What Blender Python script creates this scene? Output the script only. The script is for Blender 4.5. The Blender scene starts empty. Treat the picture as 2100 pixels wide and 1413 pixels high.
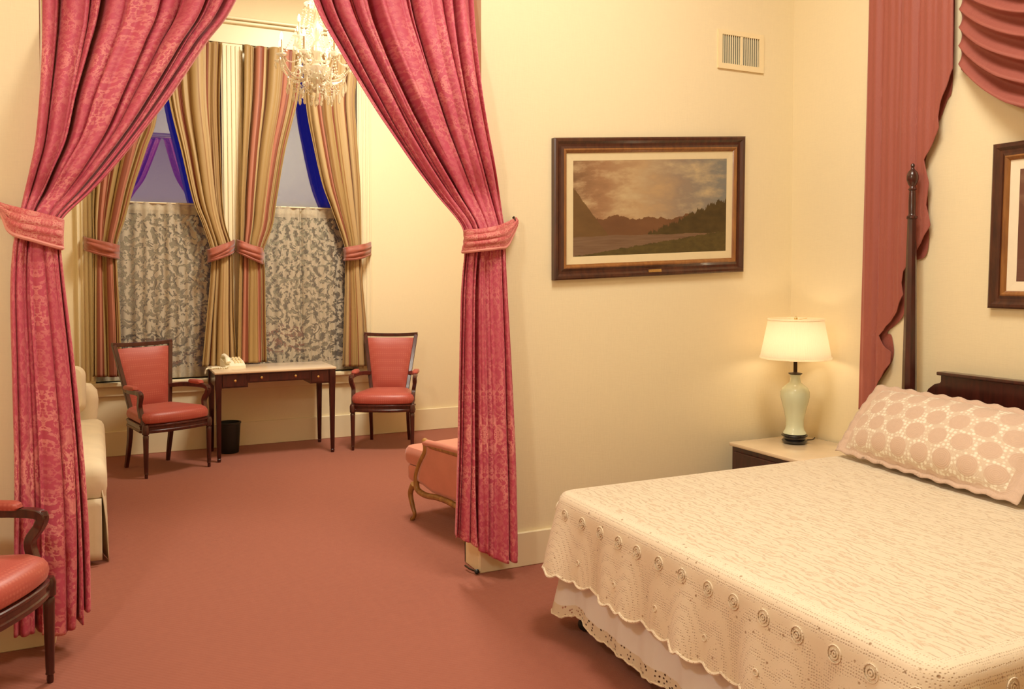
import bpy, bmesh, math, random
from mathutils import Vector, Matrix, noise
PI = math.pi
scene = bpy.context.scene
C = scene.collection
random.seed(7)
# ------------------------------------------------------------------ camera
FPX, CAM_H, YAW, PITCH = 1761.0, 1.58, math.radians(25.8), math.radians(2.0)
V0 = 560 + FPX * math.tan(PITCH)
cam_d = bpy.data.cameras.new('camera'); cam = bpy.data.objects.new('camera', cam_d); C.objects.link(cam)
cam.location = (0, 0, CAM_H); cam.rotation_euler = (PI/2 - PITCH, 0, -YAW)
cam_d.sensor_width = 36; cam_d.lens = FPX / 2100 * 36; cam_d.shift_y = (V0 - 706.5) / 2100
cam_d.clip_start = 0.05
scene.camera = cam
_R = Vector((math.cos(YAW), -math.sin(YAW), 0)); _F0 = Vector((math.sin(YAW), math.cos(YAW), 0)); _Z = Vector((0, 0, 1))
_F = _F0*math.cos(PITCH) - _Z*math.sin(PITCH); _U = _Z*math.cos(PITCH) + _F0*math.sin(PITCH)
def at(u, v, X=None, Y=None, z=None, plane=None):
    "measure a photo point on a known plane of the room"
    d = _F + _R*((u-1050)/FPX) - _U*((v-V0)/FPX); o = Vector((0, 0, CAM_H))
    if plane: t = (plane[0]-o).dot(plane[1]) / d.dot(plane[1])
    elif X is not None: t = X/d.x
    elif Y is not None: t = Y/d.y
    else: t = (z-CAM_H)/d.z
    return o + d*t
# room planes
YP, YW, XR = 4.11, 8.13, 3.94      # partition wall front, window wall, bed head wall
PT = 0.17                          # partition thickness
XL, XLW, YB, CEIL = -2.4, -1.25, -1.7, 4.35
XRW = 5.2
# ------------------------------------------------------------------ object helpers
def P(o, label=None, cat=None, group=None, kind=None):
    if label: o['label'] = label
    if cat: o['category'] = cat
    if group: o['group'] = group
    if kind: o['kind'] = kind
    return o
def thing(name, label, cat, loc=(0,0,0), rz=0, group=None):
    o = bpy.data.objects.new(name, None); C.objects.link(o); o.empty_display_size = .1
    o.location = loc; o.rotation_euler = (0, 0, rz)
    return P(o, label, cat, group)
def obj(name, bm, mat, parent=None, smooth=True, world=False, ang=38):
    "link a bmesh as one object; world=True: vertices are in world space"
    bm.normal_update()
    me = bpy.data.meshes.new(name)
    if world and parent is not None:
        root = parent
        off = Vector((0,0,0))
        rz = 0
        while root is not None:
            off = off + root.location; rz += root.rotation_euler.z; root = root.parent
        bmesh.ops.translate(bm, vec=-off, verts=bm.verts)
        if rz: bmesh.ops.rotate(bm, cent=(0,0,0), matrix=Matrix.Rotation(-rz, 3, 'Z'), verts=bm.verts)
    bm.to_mesh(me); bm.free()
    for m in (mat if isinstance(mat, (list, tuple)) else [mat]): me.materials.append(m)
    if smooth:
        for p in me.polygons: p.use_smooth = True
        try: me.set_sharp_from_angle(angle=math.radians(ang))
        except Exception: pass
    o = bpy.data.objects.new(name, me); C.objects.link(o)
    if parent is not None: o.parent = parent
    return o
def clone(root, loc, rz, label):
    r = root.copy(); C.objects.link(r); r.location = loc; r.rotation_euler = (0, 0, rz); r['label'] = label
    for ch in list(root.children):
        c = ch.copy(); C.objects.link(c); c.parent = r
        for g in list(ch.children):
            d = g.copy(); C.objects.link(d); d.parent = c
    return r
def NB(): return bmesh.new()
def box(bm, x0, x1, y0, y1, z0, z1, bev=0, seg=2, mi=0):
    vs = [bm.verts.new((x, y, z)) for x in (x0, x1) for y in (y0, y1) for z in (z0, z1)]
    fs = [bm.faces.new([vs[i] for i in q]) for q in ((0,1,3,2),(4,6,7,5),(0,4,5,1),(2,3,7,6),(0,2,6,4),(1,5,7,3))]
    for f in fs: f.material_index = mi
    if bev:
        es = list({e for f in fs for e in f.edges})
        bmesh.ops.bevel(bm, geom=es, offset=bev, segments=seg, affect='EDGES', profile=.5)
    return vs
def grid(bm, pts, uvs=None, mi=0, close_u=False):
    "pts[j][i] -> faces"
    uvl = bm.loops.layers.uv.verify() if uvs else None
    V = [[bm.verts.new(p) for p in row] for row in pts]
    nj, ni = len(pts), len(pts[0])
    for j in range(nj-1):
        for i in range(ni-1 + (1 if close_u else 0)):
            i2 = (i+1) % ni
            f = bm.faces.new((V[j][i], V[j][i2], V[j+1][i2], V[j+1][i])); f.material_index = mi
            if uvl:
                for l, (a, b) in zip(f.loops, ((j,i),(j,i2),(j+1,i2),(j+1,i))): l[uvl].uv = uvs[a][b]
    return V
def cap(bm, ring, mi=0):
    try:
        f = bm.faces.new(ring); f.material_index = mi
    except ValueError: pass
def lathe(bm, prof, c=(0,0,0), n=28, squash=1.0, mi=0, capit=True):
    rows = [[(c[0]+r*math.cos(2*PI*k/n), c[1]+r*squash*math.sin(2*PI*k/n), c[2]+z) for k in range(n)] for r, z in prof]
    V = grid(bm, rows, close_u=True, mi=mi)
    if capit:
        if prof[0][0] > 1e-5: cap(bm, V[0][::-1], mi)
        if prof[-1][0] > 1e-5: cap(bm, V[-1], mi)
def tube(bm, pts, rad, n=10, sec=None, up=(0,0,1), capit=True, mi=0):
    "sweep along pts. rad: number or list; sec: list of (a,b) unit section; rad may be (ra,rb) pairs"
    pts = [Vector(p) for p in pts]; m = len(pts)
    if sec is None: sec = [(math.cos(2*PI*k/n), math.sin(2*PI*k/n)) for k in range(n)]
    rows = []; U = Vector(up)
    for i, p in enumerate(pts):
        t = (pts[min(i+1, m-1)] - pts[max(i-1, 0)]).normalized()
        s = t.cross(U)
        if s.length < 1e-4: s = t.cross(Vector((1, 0, 0)))
        s.normalize(); w = s.cross(t).normalized()
        r = rad[i] if isinstance(rad, (list, tuple)) else rad
        ra, rb = r if isinstance(r, (list, tuple)) else (r, r)
        rows.append([p + s*(a*ra) + w*(b*rb) for a, b in sec])
    V = grid(bm, rows, close_u=True, mi=mi)
    if capit: cap(bm, V[0][::-1], mi); cap(bm, V[-1], mi)
SQ = [(-1,-.8),(-.8,-1),(.8,-1),(1,-.8),(1,.8),(.8,1),(-.8,1),(-1,.8)]
def cr(pts, k):
    "catmull-rom resample of a list of vectors"
    pts = [Vector(p) for p in pts]; out = []
    n = len(pts)
    for i in range(n-1):
        a, b, c, d = pts[max(i-1,0)], pts[i], pts[i+1], pts[min(i+2,n-1)]
        for j in range(k):
            t = j/k
            out.append(.5*((2*b) + (-a+c)*t + (2*a-5*b+4*c-d)*t*t + (-a+3*b-3*c+d)*t**3))
    out.append(pts[-1]); return out
def puff(bm, outline, prof, M=None, crown=0, n_in=6, mi=0):
    """cushion: outline list of (x,y) about its centroid; prof list of (inset factor 0..1 scale, z);
    the last ring is filled in with a crowned top, the first with a flat bottom"""
    M = M or Matrix.Identity(4)
    cx = sum(p[0] for p in outline)/len(outline); cy = sum(p[1] for p in outline)/len(outline)
    rows = []
    for s, z in prof:
        rows.append([M @ Vector((cx+(x-cx)*s, cy+(y-cy)*s, z)) for x, y in outline])
    s0, z0 = prof[-1]
    for k in range(1, n_in+1):
        q = 1 - k/n_in
        s = max(s0*q, .001); zz = z0 + crown*(1-q*q)
        rows.append([M @ Vector((cx+(x-cx)*s, cy+(y-cy)*s, zz)) for x, y in outline])
    V = grid(bm, rows, close_u=True, mi=mi)
    cap(bm, V[0][::-1], mi); cap(bm, V[-1], mi)
def rrect(x0, x1, y0, y1, r, k=6):
    o = []
    for cx, cy, a0 in ((x1-r, y1-r, 0), (x0+r, y1-r, 90), (x0+r, y0+r, 180), (x1-r, y0+r, 270)):
        for j in range(k+1):
            a = math.radians(a0+90*j/k); o.append((cx+r*math.cos(a), cy+r*math.sin(a)))
    return o
def dense(o, d):
    r = []
    for i in range(len(o)):
        a, b = Vector(o[i]), Vector(o[(i+1) % len(o)]); L = (b-a).length; m = max(1, int(L/d))
        for j in range(m): r.append(tuple(a.lerp(b, j/m)))
    return r
# ------------------------------------------------------------------ materials
class MT:
    def __init__(s, name):
        s.m = bpy.data.materials.new(name); s.m.use_nodes = True; s.t = s.m.node_tree; s.t.nodes.clear()
        s.out = s.t.nodes.new('ShaderNodeOutputMaterial')
    def n(s, typ, ins=None, **props):
        nd = s.t.nodes.new('ShaderNode'+typ)
        for k, v in props.items(): setattr(nd, k, v)
        for k, v in (ins or {}).items(): s.set(nd.inputs[k], v)
        return nd
    def set(s, sock, v):
        if isinstance(v, bpy.types.NodeSocket): s.t.links.new(v, sock)
        elif isinstance(v, bpy.types.Node): s.t.links.new(v.outputs[0], sock)
        else:
            if sock.type == 'RGBA' and len(v) == 3: v = (*v, 1)
            sock.default_value = v
    def ma(s, op, a, b=0.0, c=0.0, clamp=False):
        nd = s.n('Math', {0: a, 1: b, 2: c}, operation=op); nd.use_clamp = clamp; return nd.outputs[0]
    def mix(s, f, a, b):
        nd = s.n('Mix', data_type='RGBA'); s.set(nd.inputs['Factor'], f); s.set(nd.inputs['A'], a); s.set(nd.inputs['B'], b)
        return nd.outputs['Result']
    def ramp(s, f, stops, mode='LINEAR'):
        nd = s.n('ValToRGB', {0: f}); r = nd.color_ramp; r.interpolation = mode
        while len(r.elements) < len(stops): r.elements.new(.5)
        for e, (p, c) in zip(r.elements, stops):
            e.position = p; e.color = (*c, 1) if len(c) == 3 else c
        return nd.outputs[0]
    def obj(s): return s.n('TexCoord').outputs['Object']
    def uv(s): return s.n('TexCoord').outputs['UV']
    def noise(s, vec, scale, detail=3, rough=.5, dim='3D'):
        return s.n('TexNoise', {'Vector': vec, 'Scale': scale, 'Detail': detail, 'Roughness': rough}, noise_dimensions=dim).outputs[0]
    def scalev(s, vec, sc): return s.n('VectorMath', {0: vec, 1: sc}, operation='MULTIPLY').outputs[0]
    def bump(s, h, st, dist=.01): return s.n('Bump', {'Height': h, 'Strength': st, 'Distance': dist}).outputs[0]
    def pbr(s, col, rough=.7, normal=None, **kw):
        b = s.n('BsdfPrincipled', {'Base Color': col, 'Roughness': rough})
        if normal is not None: s.set(b.inputs['Normal'], normal)
        for k, v in kw.items(): s.set(b.inputs[k.replace('_', ' ')], v)
        return b.outputs[0]
    def done(s, sh): s.t.links.new(sh, s.out.inputs[0]); return s.m
def simple(name, col, rough=.6, var=.08, sc=12, bump=0, **kw):
    t = MT(name); o = t.obj(); nz = t.noise(o, sc, 4)
    c2 = tuple(max(0, x*(1-var*2)) for x in col)
    c = t.mix(nz, c2, tuple(min(1, x*(1+var)) for x in col))
    nrm = t.bump(t.noise(o, sc*8, 3), bump, .004) if bump else None
    return t.done(t.pbr(c, rough, nrm, **kw))
def m_wall(name, col):
    t = MT(name); o = t.obj()
    w = t.noise(t.scalev(o, (6, 6, 60)), 4, 3); w2 = t.noise(t.scalev(o, (60, 60, 5)), 4, 3)
    h = t.ma('ADD', w, w2)
    c = t.mix(t.ma('MULTIPLY', h, .5), tuple(x*.93 for x in col), tuple(min(1, x*1.05) for x in col))
    c = t.mix(t.ma('MULTIPLY', t.noise(o, .9, 2), .25), c, tuple(x*.9 for x in col))
    return t.done(t.pbr(c, .62, t.bump(h, .12, .003)))
WALLC = (.85, .735, .49)
M_wall = m_wall('cream_wallpaper', WALLC)
M_ceil = simple('ceiling_paint', (.85, .76, .56), .8, .03, 3)
M_trim = simple('cream_gloss_trim', (.85, .74, .50), .38, .03, 4)
def m_carpet():
    t = MT('rose_carpet'); o = t.obj()
    fine = t.noise(o, 260, 3, .7); med = t.noise(o, 22, 5, .75); big = t.noise(o, 1.1, 3)
    rib = t.n('TexWave', {'Vector': o, 'Scale': 24, 'Distortion': 2.5, 'Detail': 2, 'Detail Scale': 4}, wave_type='BANDS', bands_direction='DIAGONAL').outputs[1]
    c = t.mix(med, (.26, .072, .046), (.40, .130, .088))
    c = t.mix(t.ma('MULTIPLY', big, .35), c, (.24, .068, .042))
    c = t.mix(t.ma('MULTIPLY', fine, .75), c, (.26, .068, .040))
    c = t.mix(t.ma('MULTIPLY', rib, .05), c, (.44, .18, .12))
    h = t.ma('ADD', fine, t.ma('MULTIPLY', rib, .3))
    return t.done(t.pbr(c, .95, t.bump(h, .5, .006), Sheen_Weight=.25, Sheen_Roughness=.5, Sheen_Tint=(1, .6, .45, 1)))
M_carpet = m_carpet()
def m_wood(name, dark, light, rough=.28, coat=.4):
    t = MT(name); o = t.obj()
    g = t.noise(t.scalev(o, (14, 14, 2.2)), 3, 5, .6)
    c = t.ramp(g, [(.3, dark), (.75, light)])
    return t.done(t.pbr(c, rough, t.bump(g, .08, .002), Coat_Weight=coat, Coat_Roughness=.15))
M_mahog = m_wood('dark_mahogany', (.022, .0035, .003), (.075, .012, .008))
M_walnut = m_wood('red_walnut', (.028, .005, .004), (.095, .018, .010))
M_gold = m_wood('gilt_fruitwood', (.20, .085, .018), (.46, .24, .06), .35, .2)
M_marble = simple('beige_marble', (.80, .63, .43), .22, .10, 5, Coat_Weight=.3)
def m_damask(name, dk, lt, cell=.17, rep=.46, med=True, mixf=.9):
    t = MT(name); uv = t.uv(); s = t.n('SeparateXYZ', {0: uv})
    u, v = s.outputs[0], s.outputs[1]
    mu = t.ma('PINGPONG', u, cell); mv = t.ma('PINGPONG', v, rep)
    vec = t.n('CombineXYZ', {0: mu, 1: mv, 2: 3.3}).outputs[0]
    n1 = t.noise(vec, 26, 3, .6)
    vines = t.ma('ABSOLUTE', t.ma('SUBTRACT', n1, .5))
    vines = t.n('MapRange', {'Value': vines, 'From Min': .015, 'From Max': .055, 'To Min': 1.0, 'To Max': 0.0}).outputs[0]
    blobs = t.n('MapRange', {'Value': t.noise(vec, 44, 1.5), 'From Min': .54, 'From Max': .62, 'To Min': 0.0, 'To Max': 1.0}).outputs[0]
    pat = t.ma('MAXIMUM', vines, t.ma('MULTIPLY', blobs, .8))
    dens = t.n('MapRange', {'Value': t.noise(vec, 5, 1), 'From Min': .35, 'From Max': .6, 'To Min': .25, 'To Max': 1.0}).outputs[0]
    # lozenge medallion outline repeated along the cloth
    dd = t.ma('ADD', t.ma('DIVIDE', mu, cell), t.ma('DIVIDE', mv, rep*.55))
    loz = t.ma('ABSOLUTE', t.ma('SUBTRACT', dd, t.ma('ADD', .62, t.ma('MULTIPLY', t.ma('SINE', t.ma('MULTIPLY', mv, 90)), .06))))
    loz = t.n('MapRange', {'Value': loz, 'From Min': .03, 'From Max': .10, 'To Min': .95, 'To Max': 0.0}).outputs[0]
    pat = t.ma('MULTIPLY', pat, dens)
    lowv = t.n('MapRange', {'Value': v, 'From Min': -2.2, 'From Max': -2.7}).outputs[0]; loz = t.ma('MULTIPLY', loz, lowv)
    pat = t.ma('MULTIPLY', pat, t.ma('ADD', .75, t.ma('MULTIPLY', lowv, .4)))
    if med: pat = t.ma('MAXIMUM', pat, t.ma('MULTIPLY', loz, t.ma('MULTIPLY', t.noise(vec, 60, 1), 1.7)))
    pat = t.ma('MULTIPLY', pat, mixf)
    fib = t.noise(t.scalev(uv, (500, 60, 1)), 1, 2)
    c = t.mix(pat, t.mix(fib, dk, tuple(x*1.15 for x in dk)), lt)
    return t.done(t.pbr(c, .62, t.bump(t.ma('ADD', pat, t.ma('MULTIPLY', fib, .3)), .25, .003), Sheen_Weight=.35, Sheen_Tint=(1, .5, .5, 1), Sheen_Roughness=.4))
M_pink = m_damask('rose_pink_damask', (.47, .066, .115), (.80, .32, .29), mixf=.88)
M_tie = m_damask('rose_pink_damask_tie', (.50, .09, .10), (.76, .35, .29), .09, .12, False, 1.0)
M_dusty = m_damask('dusty_rose_damask', (.31, .082, .060), (.35, .10, .072), .12, .3, False, .8)
def m_stripe():
    t = MT('gold_rose_stripe_velvet'); uv = t.uv(); s = t.n('SeparateXYZ', {0: uv}); u = s.outputs[0]
    f = t.ma('FRACT', t.ma('DIVIDE', u, .60))
    G, G2, R, PK, BR = (.36, .235, .09), (.46, .32, .15), (.20, .035, .02), (.44, .16, .11), (.27, .14, .045)
    c = t.ramp(f, [(0, G), (.17, BR), (.20, G2), (.36, R), (.45, PK), (.53, R), (.60, G2), (.76, BR), (.80, G), (.88, R), (.93, G)], 'CONSTANT')
    v = t.noise(t.scalev(uv, (40, 3, 1)), 2, 3)
    c = t.mix(t.ma('MULTIPLY', v, .3), c, (.30, .15, .04))
    return t.done(t.pbr(c, .55, t.bump(v, .15, .004), Sheen_Weight=.5, Sheen_Roughness=.35, Sheen_Tint=(1, .8, .5, 1)))
M_stripe = m_stripe()
M_striptie = simple('rust_rose_velvet', (.36, .085, .045), .6, .2, 14, .3, Sheen_Weight=.4)
def m_lace():
    t = MT('cream_floral_lace'); uv = t.uv(); s = t.n('SeparateXYZ', {0: uv}); u, v = s.outputs[0], s.outputs[1]
    vec = uv
    w = t.n('VectorMath', {0: vec, 1: t.scalev(t.n('TexNoise', {'Vector': vec, 'Scale': 7, 'Detail': 1.0}).outputs['Color'], (.12, .12, 0))}, operation='ADD').outputs[0]
    a = t.n('MapRange', {'Value': t.noise(w, 20, 2.5, .6), 'From Min': .47, 'From Max': .52}).outputs[0]
    hem = t.ma('GREATER_THAN', v, 1.45); low = t.ma('LESS_THAN', v, .09)
    a = t.ma('MAXIMUM', a, t.ma('MULTIPLY', t.ma('ADD', hem, low), .85), clamp=True)
    net = t.n('MapRange', {'Value': t.noise(uv, 150, 1), 'From Min': .4, 'From Max': .6, 'To Min': .12, 'To Max': .40}).outputs[0]
    a = t.ma('MAXIMUM', a, net)
    cloth = t.n('MixShader', {0: .25, 1: t.pbr((.66, .57, .42), .9), 2: t.n('BsdfTranslucent', {0: (.66, .56, .40, 1)}).outputs[0]}).outputs[0]
    return t.done(t.n('MixShader', {0: t.ma('MULTIPLY', a, .93), 1: t.n('BsdfTransparent').outputs[0], 2: cloth}).outputs[0])
M_lace = m_lace()
def m_uph(name, a, b, sc=55):
    t = MT(name); o = t.obj()
    d = t.n('TexVoronoi', {'Vector': o, 'Scale': sc, 'Randomness': 0.0}, feature='F1').outputs[0]
    k = t.n('MapRange', {'Value': d, 'From Min': .15, 'From Max': .45}).outputs[0]
    return t.done(t.pbr(t.mix(k, b, a), .42, t.bump(t.noise(o, 200), .15, .002), Sheen_Weight=.2, Sheen_Tint=(1, .6, .5, 1)))
M_uph = m_uph('coral_red_dotted_satin', (.40, .068, .048), (.47, .11, .075))
M_bergup = simple('salmon_pink_satin', (.62, .21, .14), .5, .08, 10, .1, Sheen_Weight=.3)
M_slip = simple('cream_slipcover_cloth', (.74, .62, .43), .8, .08, 8, .15)
M_brass = simple('brass', (.85, .60, .25), .25, .05, 10, Metallic=1.0)
M_black = simple('black_lacquer', (.006, .004, .004), .25, .1, 10, Coat_Weight=.5)
M_bin = simple('black_plastic', (.012, .014, .013), .45, .1, 10)
M_white = simple('ivory_plastic', (.86, .80, .62), .4, .03, 10)
M_celadon = simple('celadon_porcelain', (.68, .73, .52), .12, .04, 6, Coat_Weight=.6)
M_metal = simple('dark_bronze', (.05, .03, .015), .4, .1, 20, Metallic=.8)
M_vent = simple('vent_cream_enamel', (.88, .74, .46), .45, .03, 8)
M_ventdark = simple('vent_duct_grey', (.30, .29, .21), .7, .1, 8)
M_sheet = simple('white_cotton', (.80, .76, .74), .85, .05, 7, .15)
def m_glasspane():
    t = MT('window_glass')
    g = t.n('BsdfGlossy', {'Color': (.85, .95, 1, 1), 'Roughness': .0}).outputs[0]
    return t.done(t.n('MixShader', {0: .22, 1: t.n('BsdfTransparent').outputs[0], 2: g}).outputs[0])
M_pane = m_glasspane()
def m_crystal():
    t = MT('cut_crystal')
    g = t.n('BsdfGlossy', {'Color': (1, .96, .86, 1), 'Roughness': .08}).outputs[0]
    tr = t.n('BsdfTransparent', {0: (1, .97, .9, 1)}).outputs[0]
    tl = t.n('BsdfTranslucent', {0: (1, .93, .78, 1)}).outputs[0]
    d = t.n('BsdfDiffuse', {0: (1, .93, .78, 1)}).outputs[0]
    a = t.n('MixShader', {0: .5, 1: tl, 2: d}).outputs[0]
    b = t.n('MixShader', {0: .45, 1: a, 2: g}).outputs[0]
    return t.done(t.n('MixShader', {0: .85, 1: tr, 2: b}).outputs[0])
M_crystal = m_crystal()
def emit(name, col, st):
    t = MT(name); return t.done(t.n('Emission', {0: (*col, 1), 1: st}).outputs[0])
M_bulb = emit('candle_bulb_glow', (1, .84, .56), 165)
M_lampbulb = emit('lamp_bulb_glow', (1, .76, .50), 36)
def m_shade():
    t = MT('pleated_cream_shade'); o = t.uv()
    s = t.n('SeparateXYZ', {0: o}); w = t.ma('SINE', t.ma('MULTIPLY', s.outputs[0], 2*PI*90))
    tl = t.n('BsdfTranslucent', {0: (.95, .84, .66, 1)}).outputs[0]
    d = t.pbr((.90, .80, .62), .8, t.bump(w, .4, .002))
    return t.done(t.n('MixShader', {0: .5, 1: d, 2: tl}).outputs[0])
M_shade = m_shade()
def m_spread(name, border):
    t = MT(name); o = t.obj()
    if not border:
        wv = t.noise(t.scalev(o, (9, 3.2, 9)), 3, 3, .55)
        lines = t.ma('ABSOLUTE', t.ma('SUBTRACT', t.ma('FRACT', t.ma('MULTIPLY', t.ma('ADD', t.ma('MULTIPLY', t.n('SeparateXYZ', {0: o}).outputs[0], 1.0), t.ma('MULTIPLY', wv, .10)), 34)), .5))
        lines = t.n('MapRange', {'Value': lines, 'From Min': 0.0, 'From Max': .22}).outputs[0]
        brk = t.noise(o, 26, 3)
        lines = t.ma('MAXIMUM', lines, t.n('MapRange', {'Value': brk, 'From Min': .50, 'From Max': .62}).outputs[0])
        kn = t.noise(o, 90, 3)
        h = t.ma('ADD', t.ma('MULTIPLY', lines, .9), t.ma('MULTIPLY', kn, .5))
        c = t.mix(lines, (.66, .52, .37), (.78, .68, .52))
    else:
        v1 = t.n('TexVoronoi', {'Vector': o, 'Scale': 115, 'Randomness': .25}).outputs[0]
        v2 = t.n('TexVoronoi', {'Vector': o, 'Scale': 24, 'Randomness': 1.0}).outputs[0]
        holes = t.n('MapRange', {'Value': v1, 'From Min': .12, 'From Max': .38}).outputs[0]
        pits = t.n('MapRange', {'Value': v2, 'From Min': .06, 'From Max': .14}).outputs[0]
        h = t.ma('ADD', t.ma('MULTIPLY', holes, .6), t.ma('MULTIPLY', pits, .8))
        c = t.mix(holes, (.60, .47, .34), (.82, .71, .55)); c = t.mix(pits, (.46, .32, .20), c)
    return t.done(t.pbr(c, .9, t.bump(h, .55, .006), Sheen_Weight=.2))
M_spread = m_spread('cream_crochet_top', False); M_spreadb = m_spread('cream_crochet_border', True)
def m_lacetrim():
    t = MT('cream_lace_trim'); uv = t.uv()
    v1 = t.n('TexVoronoi', {'Vector': uv, 'Scale': 60, 'Randomness': .6}).outputs[0]
    a = t.n('MapRange', {'Value': v1, 'From Min': .22, 'From Max': .34}).outputs[0]
    return t.done(t.n('MixShader', {0: a, 1: t.n('BsdfTransparent').outputs[0], 2: t.pbr((.70, .60, .47), .9)}).outputs[0])
M_trimlace = m_lacetrim()
def m_sham():
    t = MT('crochet_medallion_sham'); uv = t.uv()
    def lat(off):
        p = t.n('VectorMath', {0: t.scalev(uv, (1/.118, 1/.204, 0)), 1: off}, operation='ADD').outputs[0]
        fr = t.n('VectorMath', {0: p}, operation='FRACTION').outputs[0]
        q = t.n('VectorMath', {0: fr, 1: (.5, .5, 0)}, operation='SUBTRACT').outputs[0]
        q = t.scalev(q, (.118, .204, 0))
        return t.n('VectorMath', {0: q}, operation='LENGTH').outputs['Value']
    d = t.ma('MINIMUM', lat((0, 0, 0)), lat((.5, .5, 0)))
    disc = t.n('MapRange', {'Value': d, 'From Min': .043, 'From Max': .050, 'To Min': 1.0, 'To Max': 0.0}).outputs[0]
    rings = t.ma('SINE', t.ma('MULTIPLY', d, 750))
    sx = t.n('SeparateXYZ', {0: uv})
    inside = t.ma('MULTIPLY', t.ma('LESS_THAN', t.ma('ABSOLUTE', t.ma('SUBTRACT', sx.outputs[0], .5)), .435), t.ma('LESS_THAN', t.ma('ABSOLUTE', t.ma('SUBTRACT', sx.outputs[1], .25)), .212))
    net = t.n('MapRange', {'Value': t.n('TexVoronoi', {'Vector': uv, 'Scale': 55, 'Randomness': .5}).outputs[0], 'From Min': .3, 'From Max': .5}).outputs[0]
    white = t.mix(net, (.88, .82, .70), (.70, .57, .45))
    pink = t.mix(t.noise(uv, 60, 2), (.62, .45, .35), (.68, .51, .40))
    c = t.mix(disc, white, pink); c = t.mix(inside, pink, c)
    h = t.ma('ADD', t.ma('MULTIPLY', disc, .6), t.ma('MULTIPLY', rings, .15))
    return t.done(t.pbr(c, .85, t.bump(h, .35, .005), Sheen_Weight=.2))
M_sham = m_sham()
def m_art(name, warm):
    t = MT(name); uv = t.uv(); s = t.n('SeparateXYZ', {0: uv}); u, v = s.outputs[0], s.outputs[1]
    cl = t.noise(t.scalev(uv, (2.6, 3.2, 1)), 1.6, 6, .6)
    gx = t.ma('ADD', t.ma('MULTIPLY', u, .75), t.ma('MULTIPLY', cl, .55))
    sky = t.ramp(gx, [(.15, (.13, .065, .025)), (.38, (.40, .22, .11)), (.58, (.56, .38, .20)), (.76, (.36, .27, .19)), (.98, (.25, .25, .22))])
    sky = t.mix(t.n('MapRange', {'Value': cl, 'From Min': .48, 'From Max': .70}).outputs[0], sky, (.66, .50, .28))
    edge = t.noise(t.n('CombineXYZ', {0: u, 1: 0.0, 2: 2.0}).outputs[0], 6, 5, .6)
    # far rolling hills, nearer bank rising to the right, pond in front
    hill = t.ma('GREATER_THAN', t.ma('ADD', .38, t.ma('MULTIPLY', t.ma('SUBTRACT', edge, .5), .35)), v)
    c = t.mix(hill, sky, t.mix(cl, (.12, .05, .02), (.26, .12, .05)))
    e2 = t.noise(t.n('CombineXYZ', {0: u, 1: 0.0, 2: 7.0}).outputs[0], 22, 6, .7)
    tr = t.ma('GREATER_THAN', t.ma('ADD', t.ma('SUBTRACT', t.ma('MULTIPLY', u, .70), .12), t.ma('MULTIPLY', t.ma('SUBTRACT', e2, .5), .35)), v)
    c = t.mix(tr, c, t.mix(t.noise(uv, 16, 4), (.035, .022, .005), (.12, .08, .02)))
    e3 = t.ma('GREATER_THAN', t.ma('SUBTRACT', t.ma('ADD', .66, t.ma('MULTIPLY', e2, .12)), t.ma('MULTIPLY', u, 2.4)), v)
    c = t.mix(e3, c, t.mix(cl, (.10, .05, .014), (.24, .13, .045)))
    pond = t.ma('LESS_THAN', v, t.ma('ADD', .20, t.ma('MULTIPLY', t.ma('SUBTRACT', edge, .5), .06)))
    c = t.mix(pond, c, t.mix(t.noise(t.scalev(uv, (3, 26, 1)), 2, 3), (.13, .06, .03), (.30, .19, .11)))
    gr = t.ma('LESS_THAN', v, t.ma('ADD', t.ma('MULTIPLY', u, .22), t.ma('MULTIPLY', t.ma('SUBTRACT', e2, .5), .1)))
    c = t.mix(gr, c, t.mix(t.noise(uv, 24, 4), (.04, .03, .006), (.17, .12, .03)))
    c = t.mix(.22, c, (.03, .015, .006))
    if not warm: c = t.mix(.75, c, (.13, .045, .035))
    return t.done(t.pbr(c, .45))
M_art = m_art('landscape_painting', True); M_art2 = m_art('landscape_print', False)
M_frame = m_wood('frame_brown_wood', (.035, .008, .005), (.10, .028, .010), .35)
M_framelip = m_wood('frame_gilt_line', (.20, .07, .015), (.34, .14, .03), .35)
M_linen = simple('linen_mat', (.74, .62, .38), .8, .03, 30)
M_matw = simple('ivory_mat', (.84, .74, .56), .8, .03, 30)

# ------------------------------------------------------------------ setting
def struct(name, bm, mat, smooth=False, **k):
    o = obj(name, bm, mat, None, smooth); o['kind'] = 'structure'; return o
bm = NB(); box(bm, XL, XRW, YB, 8.6, -.1, 0); struct('floor', bm, M_carpet)
bm = NB(); box(bm, XL-.1, XRW+.1, YB-.1, 8.6, CEIL, CEIL+.1); struct('ceiling', bm, M_ceil)
OX0, OX1, OZ = -.20, 1.81, 3.42
bm = NB(); box(bm, XL, OX0, YP, YP+PT, 0, CEIL); box(bm, OX1, XRW, YP, YP+PT, 0, CEIL); box(bm, OX0, OX1, YP, YP+PT, OZ, CEIL)
struct('wall_partition', bm, M_wall)
bm = NB(); box(bm, XR, XR+.15, YB, YP, 0, CEIL); struct('wall_right', bm, M_wall)
bm = NB(); box(bm, XL-.1, XL, YB, YP, 0, CEIL); struct('wall_left', bm, M_wall)
bm = NB(); box(bm, XL-.1, XR+.15, YB-.1, YB, 0, CEIL); struct('wall_rear', bm, M_wall)
bm = NB(); box(bm, XLW-.1, XLW, YP+PT, 8.4, 0, CEIL); struct('wall_sitting_left', bm, M_wall)
bm = NB(); box(bm, XRW, XRW+.1, YP, 8.4, 0, CEIL); struct('wall_sitting_right', bm, M_wall)
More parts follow.
